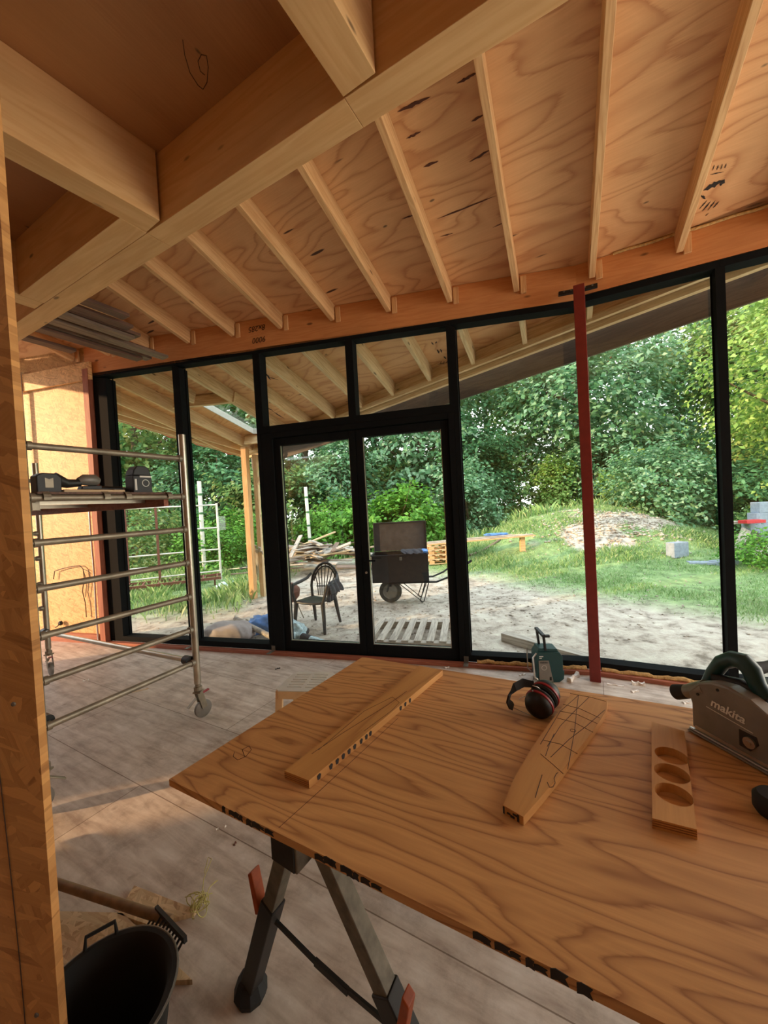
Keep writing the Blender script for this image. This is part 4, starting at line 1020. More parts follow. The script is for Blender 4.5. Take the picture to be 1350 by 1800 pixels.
# front bar handle running away to the right, motor and battery
g0 = S0 + F_ * .115 + V3(0, 0, .222) - SX * .07
MB().tube([g0, g0 - SX * .05 + V3(0, 0, 0), g0 - SX * .18 + V3(0, 0, .002)], .016, 14, rs=[.018, .014, .018]).build('side_handle', 'black_rubber', sw, smooth=True)
MB().tube([S0 + F_ * .16 + V3(0, 0, .115) - SX * .05, S0 + F_ * .165 + V3(0, 0, .115) - SX * .10, S0 + F_ * .165 + V3(0, 0, .115) - SX * .185], .04, 20, rs=[.042, .045, .038]).build('motor', 'teal_plastic', sw, smooth=True)
MB().box(S0 + F_ * .10 + V3(0, 0, .13) - SX * .15, (.07, .10, .07), np.column_stack([SX, F_, (0, 0, 1)])).build('battery', 'black_plastic', sw, bevel=.008)
MB().box(S0 + F_ * .155 + V3(0, 0, .165) - SX * .13, (.05, .06, .004), np.column_stack([SX, F_, (0, 0, 1)])).build('vent', 'rust', sw)
MB().prism([(0, 0), (.05, -.012), (.048, .012), (.01, .022)], S0 + F_ * .22 + V3(0, 0, .085) - SX * .06, F_, (0, 0, 1), 0, -.02).build('depth_knob', 'black_plastic', sw, bevel=.003)
MB().lathe([(0, -.012), (.02, -.012), (.022, 0), (.02, .012), (0, .012)], S0 + F_ * .30 + V3(0, 0, .03) - SX * .03, SX, 16).build('bevel_knob', 'black_rubber', sw, smooth=True)
MB().box(S0 + F_ * .30 + V3(0, 0, .028) - SX * .08, (.12, .03, .03), np.column_stack([SX, F_, (0, 0, 1)])).build('bevel_guide', 'black_steel', sw, bevel=.004)

# ---- black round thing cut off by the right edge of the picture
P = onz(1362, 1432, ZT); o = MB().lathe([(0, 0), (.030, 0), (.036, .01), (.036, .035), (.028, .045), (0, .048)], P, n=24).build('tape_roll', 'black_rubber', smooth=True); tag(o, 'dark round object cut by the right edge of the picture, in front of the saw', 'roll')

# ---- site radio on the floor
rd = thing('site_radio', 'teal and grey jobsite radio with an upright handle standing on the floor at the window', 'radio', onz(966, 1202, 0))
RX = nrm(V3(.96, -.10, 0)); RY = V3(-RX[1], RX[0], 0); r0 = onz(941, 1200, 0)
rp = lambda poly, t0, t1, nm, mat, par=None, bev=.006: MB().prism(poly, V3(r0[0], r0[1], 0), RX, (0, 0, 1), t0, t1, an=RY).build(nm, mat, par or rd, bevel=bev)
body = rp([(.05, .0), (.20, .0), (.24, .03), (.245, .10), (.235, .10), (.235, .22), (.21, .26), (.035, .265), (.015, .235), (.015, .035)], 0, .15, 'body', 'teal_plastic')
rp([(.03, .262), (.21, .257), (.195, .285), (.045, .292)], .01, .14, 'top_cover', 'teal_plastic')
rp([(.035, .03), (.055, .008), (.15, .008), (.118, .19), (.035, .19)], -.004, .001, 'speaker_plate', 'case_grey', None, .001)
text_mesh('makita', .024, mat_axes(V3(r0[0], r0[1], .175) + RX * .076 - RY * .0048, RX, (0, 0, 1)), 'black_plastic', rd, 'lettering', .0004, .1)
MB().lathe([(.018, 0), (.022, 0), (.022, .001), (.018, .001)], V3(r0[0], r0[1], .13) + RX * .078 - RY * .004, -RY, 20, closed=True).build('badge', 'silver', rd)
rp([(.120, .022), (.136, .022), (.136, .05), (.120, .05)], -.007, -.003, 'latch', 'black_plastic', None, .002)
rp([(.042, .222), (.075, .222), (.075, .228), (.042, .228)], -.002, .0, 'badge_print', 'white_print', None, 0)
rp([(.042, .208), (.062, .208), (.062, .214), (.042, .214)], -.002, .0, 'badge_print', 'white_print', None, 0)
fr2 = MB(); L0_ = V3(r0[0], r0[1], 0)
fr2.tube([L0_ + RX * .02 + RY * .0 + V3(0, 0, .03), L0_ - RX * .005 - RY * .005 + V3(0, 0, .05), L0_ - RX * .01 - RY * .005 + V3(0, 0, .22), L0_ + RX * .02 + V3(0, 0, .255)], .007, 8)
fr2.build('guard_bar', 'silver', rd, smooth=True); fr2 = MB()
fr2.tube([L0_ + RX * .01 + RY * .15 + V3(0, 0, .03), L0_ - RX * .02 + RY * .15 + V3(0, 0, .06), L0_ - RX * .02 + RY * .15 + V3(0, 0, .25)], .005, 8)
fr2.build('guard_bar', 'silver', rd, smooth=True)
hd_ = MB(); hx = L0_ + RX * .10
hd_.beam(hx + RY * .02 + V3(0, 0, .27), hx + RY * .02 - RX * .01 + V3(0, 0, .40), .03, .018, up=RX); hd_.beam(hx + RY * .13 - RX * .02 + V3(0, 0, .28), hx + RY * .13 - RX * .035 + V3(0, 0, .42), .03, .018, up=RX)
hd_.beam(hx + RY * .005 - RX * .012 + V3(0, 0, .40), hx + RY * .145 - RX * .036 + V3(0, 0, .425), .03, .022); hd_.beam(hx + RY * .02 - RX * .01 + V3(0, 0, .395), hx + RY * .02 + RX * .04 + V3(0, 0, .395), .03, .02)
hd_.build('handle', 'black_plastic', rd, bevel=.004)
MB().tube([L0_ - RX * .01 - RY * .01 + V3(0, 0, .06), L0_ - RX * .03 - RY * .03 + V3(0, 0, .02), L0_ - RX * .05 - RY * .12 + V3(0, 0, .005)], .0025, 6).build('aerial_wire', 'black_rubber', rd, smooth=True)

# ---- low plastic stool
zt_ = .40; sa, sb2, sc2, sd2 = onz(484, 1214, zt_), onz(500, 1184, zt_), onz(574, 1182, zt_), onz(570, 1216, zt_)
sto = thing('plastic_stool', 'small cream plastic stool with a slotted seat behind the table', 'stool', V3(*(((sa + sc2) / 2)[:2]), 0))
ex = nrm(sd2 - sa); ey = V3(-ex[1], ex[0], 0); W0 = .36; D0 = .29
outl = [(0.0, .02), (.02, 0), (W0 - .02, 0), (W0, .02), (W0 - .01, D0 - .05), (W0 - .05, D0), (.05, D0), (.01, D0 - .05)]
hls = []
for k in range(6):
    for j in range(2): hls.append((.055 + j * .13, .05 + k * .037, .105, .009))
Hh = [V3(sa[0], sa[1], 0) + ex * x + ey * y for x, y in outl]
hp_ = [[V3(sa[0], sa[1], 0) + ex * a + ey * b for a, b in ((x, y), (x + w, y), (x + w, y + h), (x, y + h))] for x, y, w, h in hls]
allp = Hh + [p for h in hp_ for p in h]; tri = tessellate_polygon([[Vector(p) for p in Hh]] + [[Vector(p) for p in h] for h in hp_]); n = len(allp)
fs = [tuple(n + k for k in t_) for t_ in tri] + [tuple(reversed(t_)) for t_ in tri] + [(i, (i + 1) % 8, n + (i + 1) % 8, n + i) for i in range(8)]
o_ = 8
for h in hp_: fs += [(o_ + i, o_ + (i + 1) % 4, n + o_ + (i + 1) % 4, n + o_ + i) for i in range(4)]; o_ += 4
MB().add([p + V3(0, 0, zt_ - .008) for p in allp] + [p + V3(0, 0, zt_) for p in allp], fs).build('seat', 'white_plastic', sto)
ap = MB()
for i in range(8):
    a, b = Hh[i], Hh[(i + 1) % 8]; ap.beam(a + V3(0, 0, zt_ - .03), b + V3(0, 0, zt_ - .03), .006, .05)
ap.build('apron', 'cream_plastic', sto, bevel=.002)
for x, y, dx_, dy_ in ((.02, .02, -.02, -.02), (W0 - .02, .02, .02, -.02), (.04, D0 - .03, -.02, .02), (W0 - .04, D0 - .03, .02, .02)):
    a = V3(sa[0], sa[1], 0) + ex * x + ey * y; MB().beam(a + V3(0, 0, zt_ - .01), a + ex * dx_ + ey * dy_, .05, .022, up=ey).build('leg', 'cream_plastic', sto, bevel=.004)

# ---- black builder's tub, garden rake, offcuts, twine
bc = V3(-.835, 1.0, 0); tub = thing('builders_bucket', 'black rubber builder bucket at the foot of the partition', 'bucket', bc)
hR = .30
tubo = MB().lathe([(0, .004), (.115, .004), (.125, 0), (.13, .005), (.172, hR - .01), (.186, hR), (.184, hR + .006), (.172, hR + .004), (.160, hR - .012), (.120, .012), (0, .012)], bc, n=48).build('shell', 'black_rubber', tub, smooth=True)
for ang in (math.radians(125), math.radians(-55)):
    d = V3(math.cos(ang), math.sin(ang), 0); n_ = V3(-d[1], d[0], 0); c = bc + d * .178 + V3(0, 0, hR)
    MB().tube([c + n_ * .04, c + n_ * .036 + d * .012 + V3(0, 0, .034), c - n_ * .036 + d * .012 + V3(0, 0, .034), c - n_ * .04], .006, 8).build('handle', 'black_rubber', tub, smooth=True)
MB().tube([bc + V3(math.cos(t_), math.sin(t_), 0) * .187 + V3(0, 0, hR + .003) for t_ in np.linspace(0, 6.2832, 40)], .0035, 6).build('rim', 'case_grey', tub, smooth=True)
rk = thing('garden_rake', 'old garden rake lying on the floor behind the black bucket', 'rake', onz(290, 1630, 0))
hA_, hB_ = onz(60, 1540, .10), onz(300, 1618, .085)
MB().tube([hA_ - nrm(hB_ - hA_) * .6, hB_], .017, 12).build('handle', 'handle_wood', rk, smooth=True)
r0_, r1_ = onz(275, 1597, .10), onz(326, 1652, .115)
MB().beam(r0_, r1_, .012, .022, up=(0, 0, 1)).build('head', 'black_steel', rk)
dr2 = r1_ - r0_; tn_ = MB(); toward = nrm(V3(-.55, -.75, 0))
for k in range(11):
    p = r0_ + dr2 * (k + .2) / 10.6; tn_.tube([p, p + toward * .035 - V3(0, 0, .03), p + toward * .05 - V3(0, 0, .095)], .0045, 6)
tn_.build('tines', 'black_steel', rk, smooth=True)
def flat(name, label, cat, px, z0, th_, mat, **k):
    P = [onz(x, y, z0 + th_) for x, y in px]; n = len(P)
    o = MB().add([V3(p[0], p[1], z0) for p in P] + P, [tuple(reversed(range(n))), tuple(range(n, 2 * n))] + [(i, (i + 1) % n, n + (i + 1) % n, n + i) for i in range(n)]).build(name, mat, bevel=.001); tag(o, label, cat, **k); return o
flat('chipboard_offcut', 'chipboard offcut with a straight far edge lying under the twine', 'offcut', [(236, 1556), (345, 1598), (341, 1604), (262, 1626), (205, 1606)], 0.0005, .018, 'osb_flat')
flat('chipboard_offcut', 'large chipboard offcut under the rake handle beside the partition', 'offcut', [(60, 1600), (215, 1604), (338, 1722), (250, 1726), (100, 1740)], 0.0005, .018, 'osb_flat')
tw = MB(); rr = np.random.default_rng(5); c = onz(352, 1588, .03)
for k in range(16):
    a0_ = rr.uniform(0, 6.28); r_ = rr.uniform(.012, .04); cz = c + V3(*(rr.normal(0, .012, 2)), rr.uniform(-.01, .02)); tl = rr.normal(0, 1, 3); tl = nrm(tl); b_ = nrm(np.cross(tl, (0, 0, 1))); c_ = np.cross(tl, b_)
    tw.tube([cz + (b_ * math.cos(t_) + c_ * math.sin(t_) * .8) * r_ for t_ in np.linspace(a0_, a0_ + 4.6, 12)], .0018, 5)
for pts in ([(355, 1580), (358, 1545), (366, 1525), (372, 1510), (366, 1507), (363, 1520), (359, 1535)], [(360, 1582), (368, 1560), (378, 1550), (383, 1547), (372, 1556)], [(345, 1590), (335, 1575), (325, 1577)]):
    tw.tube([onz(x, y, .03 - .002 * i) for i, (x, y) in enumerate(pts)], .0017, 5)
tag(tw.build('twine', 'rope', smooth=True), 'tangle of yellowish twine on the floor beside the rake', 'twine')

# ---- rubbish on the floor by the window
rr = np.random.default_rng(11)
def scrap(name, label, cat, px, py, L, W_, H_2, mat, ang, lift=0):
    P = onz(px, py, 0); d = V3(math.cos(ang), math.sin(ang), 0); mb = MB(); n = 6; vs = []
    for k in range(n + 1):
        q = P + d * (k / n - .5) * L; w = W_ * (.6 + .4 * math.sin(1 + k * 1.3)); hh = H_2 * (.7 + .3 * math.cos(k * 2.1)); s_ = V3(-d[1], d[0], 0)
        vs += [q + s_ * w / 2, q - s_ * w / 2, q - s_ * w / 3 + V3(0, 0, hh), q + s_ * w / 3 + V3(0, 0, hh + .002)]
    fs = [(4 * i + k, 4 * i + (k + 1) % 4, 4 * i + 4 + (k + 1) % 4, 4 * i + 4 + k) for i in range(n) for k in range(4)] + [(3, 2, 1, 0), tuple(4 * n + k for k in range(4))]
    tag(mb.add(vs, fs).build(name, mat), label, cat)
scrap('paper_scrap', 'crumpled white paper roll on the floor just right of the radio', 'scrap', 1008, 1193, .17, .045, .035, 'foam', .7)
scrap('foam_scrap', 'larger white foam lump on the floor right of the red post', 'scrap', 1122, 1204, .09, .035, .03, 'foam', -.4)
scrap('foam_scrap', 'small flat foam piece just in front of the larger lump', 'scrap', 1116, 1216, .06, .025, .012, 'foam', .2)
scrap('foam_scrap', 'thin white strip on the floor just right of the red post foot', 'scrap', 1082, 1205, .12, .02, .008, 'foam', -.5)
scrap('foam_scrap', 'white crumb on the floor left of the radio', 'scrap', 918, 1187, .06, .025, .012, 'foam', .3)
scrap('foam_scrap', 'white crumb on the threshold left of the radio and mullion', 'scrap', 786, 1174, .04, .02, .012, 'foam', .1)
scrap('foam_scrap', 'white bit behind the nozzle of the saw', 'scrap', 1206, 1236, .05, .03, .012, 'foam', .1)
scrap('plaster_scrap', 'small pale block on the floor behind the scaffold rungs', 'scrap', 151, 1197, .045, .025, .014, 'foam', .4)
scrap('wood_splinter', 'light wood splinter on the floor beside the lowest scaffold rung', 'scrap', 243, 1215, .16, .012, .006, 'sawdust', .5)
scrap('screw_scrap', 'tiny dark cross-shaped bit on the floor in front of the door', 'scrap', 488, 1176, .05, .012, .01, 'black_plastic', .5)
scrap('wood_crumb', 'pale wood crumb on the floor near the table corner, the left one', 'scrap', 382, 1458, .012, .008, .006, 'foam', .5)
scrap('wood_crumb', 'pale wood crumb on the floor near the table corner, the right one', 'scrap', 396, 1454, .012, .008, .006, 'foam', 1.5)
scrap('wood_crumb', 'brown crumb on the floor left of the trestle head', 'scrap', 413, 1484, .016, .012, .006, 'rust', 1.5)
# ================================================================ THE GARDEN
GZ = -.12
def waves(x, y, seed, n, f0, f1):
    r = np.random.default_rng(seed); s = 0
    for _ in range(n):
        a = r.uniform(0, 6.28); f = math.exp(r.uniform(math.log(f0), math.log(f1))); p = r.uniform(0, 6.28)
        s = s + np.sin((x * math.cos(a) + y * math.sin(a)) * f + p) * (f0 / f) ** .7
    return s / n ** .5
def gz(x, y):
    x = np.asarray(x, float); y = np.asarray(y, float)
    d1 = ((x - 6.3) / 3.1) ** 2 + ((y - 12.0) / 2.5) ** 2
    m = 1.25 * np.exp(-d1 ** 1.25 * .9)
    dist = (x - 1.778) * .271 + (y - 3.368) * .9626
    k = np.clip((dist - .6) / 1.2, 0, 1)
    return GZ + m + k * (waves(x, y, 1, 10, 1.0, 5) * .018 + waves(x, y, 2, 14, 6, 22) * .016) - (1 - k) * .03
def grassy(x, y):
    right = (x * .79 + y * .62 - 6.25) / 1.1                      # grass begins to the right and behind the track
    left = np.minimum((-x - 2.4) / .7, (y - 6.2) / 1.3)
    far = (y - 12.2) / 1.2
    g = np.maximum(np.maximum(right, left), far) + waves(x, y, 4, 8, .8, 4) * .28
    bare = np.exp(-(((x - 5.7) / 1.1) ** 2 + ((y - 9.9) / .9) ** 2)) * 6 + np.exp(-(((x - 7.1) / 1.2) ** 2 + ((y - 10.8) / 1.0) ** 2)) * 5 + np.exp(-(((x - 8.4) / 1.4) ** 2 + ((y - 10.8) / .8) ** 2)) * 1.6 + np.exp(-(((x - 3.9) / .35) ** 2 + ((y - 10.2) / .5) ** 2)) * 1.4
    bare = bare * (1 + .55 * waves(x, y, 61, 10, 1.5, 7))
    return np.clip(g - bare + .1, 0, 1)
ux = np.linspace(-1, 1, 380); uy = np.linspace(0, 1, 300)
gx = np.sign(ux) * (np.abs(ux) * 9 + np.abs(ux) ** 4 * 36) + 1.0; gy = 2.0 + uy * 15 + uy ** 5 * 50
X, Y = np.meshgrid(gx, gy); Z = gz(X, Y); A = grassy(X, Y)
V = np.stack([X.ravel(), Y.ravel(), Z.ravel()], 1); ny, nx = X.shape
idx = np.arange(ny * nx).reshape(ny, nx); Fq = np.stack([idx[:-1, :-1].ravel(), idx[:-1, 1:].ravel(), idx[1:, 1:].ravel(), idx[1:, :-1].ravel()], 1)
def np_mesh(name, V, F, mat, parent=None, smooth=False, loc=(0, 0, 0)):
    me = bpy.data.meshes.new(name); k = F.shape[1]
    me.vertices.add(len(V)); me.vertices.foreach_set('co', np.ascontiguousarray(V - np.array(loc), dtype=np.float32).ravel())
    me.loops.add(F.size); me.loops.foreach_set('vertex_index', F.astype(np.int32).ravel())
    me.polygons.add(len(F)); me.polygons.foreach_set('loop_start', np.arange(0, F.size, k, dtype=np.int32)); me.polygons.foreach_set('loop_total', np.full(len(F), k, dtype=np.int32))
    me.update(calc_edges=True)
    if smooth: me.shade_smooth()
    me.materials.append(MATS[mat]); o = bpy.data.objects.new(name, me); COL.objects.link(o); o.location = loc
    if parent is not None: o.parent = parent; o.matrix_basis = world(parent).inverted() @ Matrix.Translation(loc)
    return o
go = np_mesh('ground', V, Fq, 'garden_ground', smooth=True); structure(go)
at = go.data.attributes.new('grassy', 'FLOAT', 'POINT'); at.data.foreach_set('value', A.ravel().astype(np.float32))

# grass and weeds
def blades(n, xr, yr, hmin, hmax, wid, seed):
    r = np.random.default_rng(seed); x = r.uniform(*xr, n * 4); y = r.uniform(*yr, n * 4)
    g = grassy(x, y); tuft = np.clip(.55 + waves(x, y, seed + 9, 8, 2, 9) * .6, .02, 1)
    k = r.uniform(0, 1, n * 4) < (g ** 1.5) * tuft; x, y, tuft = x[k][:n], y[k][:n], tuft[k][:n]; n = len(x)
    z = gz(x, y); h = r.uniform(hmin, hmax, n) * (.35 + .65 * tuft); a = r.uniform(0, 6.28, n); b = r.uniform(0, 6.28, n); ln = r.uniform(.1, .7, n) * h
    w = wid * r.uniform(.6, 1.3, n); p = np.stack([x, y, z - .01], 1); s = np.stack([np.cos(a), np.sin(a), 0 * a], 1) * w[:, None] / 2
    mid = p + np.stack([np.cos(b) * ln * .35, np.sin(b) * ln * .35, h * .6], 1); tip = p + np.stack([np.cos(b) * ln, np.sin(b) * ln, h * .95], 1)
    V = np.stack([p - s, p + s, mid + s * .7, tip], 1).reshape(-1, 3); F = np.arange(4 * n).reshape(n, 4); return V, F
parts = [blades(36000, (1.0, 9.5), (4.2, 10), .03, .09, .009, 21), blades(30000, (1.5, 10), (8.5, 13.5), .05, .17, .013, 22), blades(14000, (-9, -2.3), (6, 12.5), .08, .35, .016, 23), blades(12000, (-4, 12), (12, 18), .15, .5, .03, 24)]
Vs = []; Fs = []; o_ = 0
for v, f in parts: Vs.append(v); Fs.append(f + o_); o_ += len(v)
g = np_mesh('grass', np.concatenate(Vs), np.concatenate(Fs), 'grass_blade'); tag(g, 'green grass growing over the yard and the earth mound', 'grass', kind='stuff')
# stones and clods lying on the track and the mound
def stones(name, n, cx, cy, rx, ry, s0, s1, seed, label):
    r = np.random.default_rng(seed); Vl = []; Fl = []
    base = np.array([(1, 0, 0), (-1, 0, 0), (0, 1, 0), (0, -1, 0), (0, 0, 1), (0, 0, -1)], float); tri = np.array([(0, 2, 4), (2, 1, 4), (1, 3, 4), (3, 0, 4), (2, 0, 5), (1, 2, 5), (3, 1, 5), (0, 3, 5)])
    for i in range(n):
        x = cx + r.normal() * rx; y = cy + r.normal() * ry; s = r.uniform(s0, s1); v = base * r.uniform(.6, 1.2, (6, 3)) * s * np.array([1, 1, .6]); a = r.uniform(0, 3); c_, s_ = math.cos(a), math.sin(a)
        v = v @ np.array([[c_, s_, 0], [-s_, c_, 0], [0, 0, 1]]); Vl.append(v + np.array([x, y, float(gz(x, y)) + s * .2])); Fl.append(tri + 6 * i)
    o = np_mesh(name, np.concatenate(Vl), np.concatenate(Fl), 'garden_ground'); tag(o, label, 'stones', kind='stuff')
stones('stones', 1100, 6.1, 10.4, .9, .6, .015, .07, 31, 'clods and stones on the bare face of the earth mound')
stones('gravel', 1600, 1.0, 6.5, 3.2, 1.3, .006, .028, 32, 'loose stones and clods scattered over the sandy track')

# ---------------------------------------------------------------- foliage
def leaves(C, Nrm, L, Wd, r):
    n = len(C); N_ = Nrm + r.normal(0, .45, (n, 3)); N_ /= np.linalg.norm(N_, axis=1)[:, None]
    t_ = r.normal(0, 1, (n, 3)); t_ -= N_ * (t_ * N_).sum(1)[:, None]; t_ /= np.linalg.norm(t_, axis=1)[:, None]; b = np.cross(N_, t_)
    l = (L * r.uniform(.7, 1.25, n))[:, None]; w = (Wd * r.uniform(.7, 1.25, n))[:, None]
    V = np.stack([C - t_ * l / 2, C + b * w / 2 + N_ * w * .15 + t_ * l * .08, C + t_ * l / 2 - N_ * l * .12, C - b * w / 2 + N_ * w * .15 + t_ * l * .08], 1).reshape(-1, 3)
    return V, np.arange(4 * n).reshape(n, 4)
def crown_mesh(name, nc, per, rx, rz, cz, leaf, mat, seed, low=-1.0, spray=(.75, .75, .22), parent=None, loc=(0, 0, 0)):
    r = np.random.default_rng(seed); d = r.normal(0, 1, (nc, 3)); d /= np.linalg.norm(d, axis=1)[:, None]; d[:, 2] = np.maximum(d[:, 2], low)
    rad = r.uniform(.35, 1.0, nc) ** .6; lump = 1 + .22 * np.sin(d[:, 0] * 5 + seed) * np.cos(d[:, 1] * 4 + 2 * seed) + .15 * np.sin(d[:, 2] * 7)
    P = d * (rad * lump)[:, None] * np.array([rx, rx, rz]) + np.array([0, 0, cz])
    off = r.normal(0, .5, (nc, per, 3)) * np.array(spray); slope = r.normal(0, .5, (nc, 1, 2)); off[..., 2] += (off[..., :2] * slope).sum(-1) - .35 * (off[..., 0] ** 2 + off[..., 1] ** 2) / max(spray[0], .1)
    C = (P[:, None, :] + off).reshape(-1, 3); N_ = np.repeat(d * .7 + np.array([0, 0, .9]), per, 0)
    V, F = leaves(C, N_, leaf, leaf * .62, r)
    return V, F
def tree(name, label, cat, x, y, H, rx, rz, nc, per, leaf, mat, seed, trunk=.18, low=-1.0, group=None, spray=(.75, .75, .22), lean=0.0, branches=9):
    z = float(gz(x, y)); t_ = thing(name, label, cat, (x, y, z), group=group)
    V, F = crown_mesh(name, nc, per, rx, rz, H - rz, leaf, mat, seed, low, spray)
    np_mesh('foliage', V + np.array([x, y, z]), F, mat, parent=t_, loc=(x, y, z))
    r = np.random.default_rng(seed + 100); mb = MB(); n = 7; pts = [V3(x + lean * (k / (n - 1)) ** 1.5 * H * .7 + .06 * math.sin(k), y, z - .1 + k / (n - 1) * H * .86) for k in range(n)]
    mb.tube(pts, trunk, 9, rs=[trunk * (1.25 - 1.0 * k / n) for k in range(n)])
    for k in range(branches):
        f = r.uniform(.3, .8); i = int(f * (n - 1)); p = pts[i]; a = r.uniform(0, 6.28); Lb = rx * r.uniform(.5, .95); e = p + V3(math.cos(a) * Lb, math.sin(a) * Lb, Lb * r.uniform(.25, .8)); m = (p + e) / 2 + V3(0, 0, -.1 * Lb) + V3(*r.normal(0, .08 * Lb, 3))
        mb.tube([p, m, e], trunk * .3, 6, rs=[trunk * .42, trunk * .26, trunk * .1])
    mb.build('trunk', 'bark', t_, smooth=True); return t_
# tall trees, back rows
TR = [(-17, 22, 13, 4.6, 5.8, 'leaf_mid', 'at the far left'), (-11.5, 18, 11, 3.8, 5.0, 'leaf_mid', 'behind the metal rack'), (-8.2, 22, 13.5, 4.4, 6.2, 'leaf_dark', 'seen through the second pane'),
      (-3.8, 19, 12, 3.9, 5.6, 'leaf_blue', 'above the heap of scrap boards'), (-0.4, 24, 14, 4.6, 6.6, 'leaf_dark', 'behind the double door, farthest back'), (2.0, 19.5, 12, 3.8, 5.6, 'leaf_blue', 'right of the double door'),
      (6.4, 23, 13, 4.4, 5.6, 'leaf_mid', 'left of the red post'), (9.5, 18.5, 10.8, 3.9, 4.4, 'leaf_blue', 'right behind the earth mound'), (14.5, 22, 13.5, 4.8, 5.8, 'leaf_blue', 'behind the mullion right of the red post'),
      (17.5, 16.5, 12, 4.2, 5.2, 'leaf_mid', 'at the far right'), (21, 21, 14, 5, 6.4, 'leaf_dark', 'beyond the right edge'), (-22, 27, 14, 5.5, 6.4, 'leaf_dark', 'beyond the left edge')]
for i, (x, y, H, rx, rz, m_, wh) in enumerate(TR):
    tree('tree', {'leaf_mid': 'green leafy', 'leaf_dark': 'dark green', 'leaf_blue': 'cool green'}[m_] + ' tree in the back row, ' + wh, 'tree', x, y, H, rx, rz, 150, 95, .27, m_, 40 + i, trunk=.2, low=-.9, spray=(.95, .95, .26), group='trees at the back of the garden')
# hedge-high undergrowth closing the back
UG = [(-20, 24), (-15.5, 21), (-12.2, 15.2), (-9.2, 16.5), (-6.6, 15.5), (-4.2, 15), (-1.9, 16.2), (4.2, 17.5), (6.6, 18.5), (9.3, 16.5), (11.8, 15.6), (14.4, 14.6), (18.5, 15.5), (23, 19), (-0.2, 19.5), (2.6, 21), (12, 20), (-26, 25)]
whs = ['far left corner', 'left of the rack', 'behind the left part of the rack', 'behind the right part of the rack', 'left of the canopy corner post', 'behind the canopy corner post', 'behind the scrap heap', 'behind the left slope of the mound', 'behind the mound top', 'right behind the mound', 'right of the mound, farther back', 'behind the ivy bush', 'far right', 'far right corner', 'deep behind the door', 'deep right of the door', 'deep behind the ivy bush', 'far left, beyond the glass']
for i, ((x, y), wh) in enumerate(zip(UG, whs)):
    m_ = ('leaf_blue', 'leaf_dark', 'leaf_mid')[i % 3]; tree('bush', 'tall bush of the undergrowth, ' + wh, 'bush', x, y, 3.9 + (i * 7 % 5) * .35, 1.9, 2.1, 70, 90, .20, m_, 80 + i, trunk=.06, low=-.95, group='undergrowth at the back of the garden', spray=(.6, .6, .25), branches=5)
# nearer shrubs
tree('laurel_hedge', 'bright glossy laurel shrub behind the black toolbox', 'shrub', .6, 13.6, 2.15, 1.7, 1.15, 90, 90, .19, 'leaf_bright', 120, trunk=.05, low=-.9, spray=(.45, .45, .3))
tree('laurel_hedge', 'bright laurel shrub to the left of the toolbox lid', 'shrub', -1.6, 13.9, 2.0, 1.3, 1.05, 60, 90, .17, 'leaf_bright', 121, trunk=.05, low=-.9, spray=(.45, .45, .3))
tree('shrub', 'cool green shrub behind the long planks', 'shrub', 3.2, 14.8, 3.2, 1.4, 1.7, 70, 90, .16, 'leaf_blue', 122, trunk=.05, low=-.9, spray=(.5, .5, .25))
tree('shrub', 'yellow sunlit shrub glowing left of the red post', 'shrub', 7.3, 16.2, 3.4, .95, 1.6, 60, 80, .15, 'leaf_yellow', 123, trunk=.05, low=-.9, spray=(.35, .35, .3))
tree('shrub', 'yellow-green shrub right behind the top of the mound', 'shrub', 9.6, 14.6, 3.0, 1.0, 1.3, 50, 70, .16, 'leaf_yellow', 124, trunk=.05, low=-.9, spray=(.4, .4, .25))
tree('ivy_bush', 'dark large-leaved bush between the mound and the block pile', 'bush', 8.6, 11.9, 2.35, 1.45, 1.35, 100, 80, .14, 'leaf_blue', 125, trunk=.05, low=-.9, spray=(.45, .45, .25))
tree('ivy_bush', 'dark bush behind the pile of grey blocks', 'bush', 11.0, 11.2, 2.7, 1.6, 1.5, 100, 80, .14, 'leaf_dark', 126, trunk=.05, low=-.9, spray=(.45, .45, .25))
tree('shrub', 'weedy green shrub behind the right end of the rack', 'shrub', -5.0, 11.6, 1.75, 1.35, .95, 80, 80, .11, 'leaf_bright', 127, trunk=.04, low=-.9, spray=(.4, .4, .25))
tree('shrub', 'weedy green shrub behind the left end of the rack', 'shrub', -8.0, 12.0, 2.6, 1.6, 1.4, 80, 80, .12, 'leaf_mid', 128, trunk=.04, low=-.9, spray=(.4, .4, .25))
tree('overhanging_tree', 'near tree with yellow-green leaves hanging in from the right', 'tree', 12.2, 10.2, 8.8, 3.0, 3.5, 190, 75, .17, 'leaf_yellow', 129, trunk=.2, low=-.85, spray=(.75, .75, .3), branches=12)
tree('shrub', 'low leafy weeds in front of the pile of grey blocks', 'shrub', 7.6, 7.6, .75, .75, .45, 45, 50, .075, 'leaf_bright', 131, trunk=.02, low=-.5, spray=(.25, .25, .2), branches=3)

# ---------------------------------------------------------------- things in the yard
def gp(px, py, z=GZ):
    d = ray(px, py); k = 3.0
    while k < 40:
        p = CAM + d * k
        if p[2] <= float(gz(p[0], p[1])): break
        k += .02
    return V3(p[0], p[1], float(gz(p[0], p[1])))
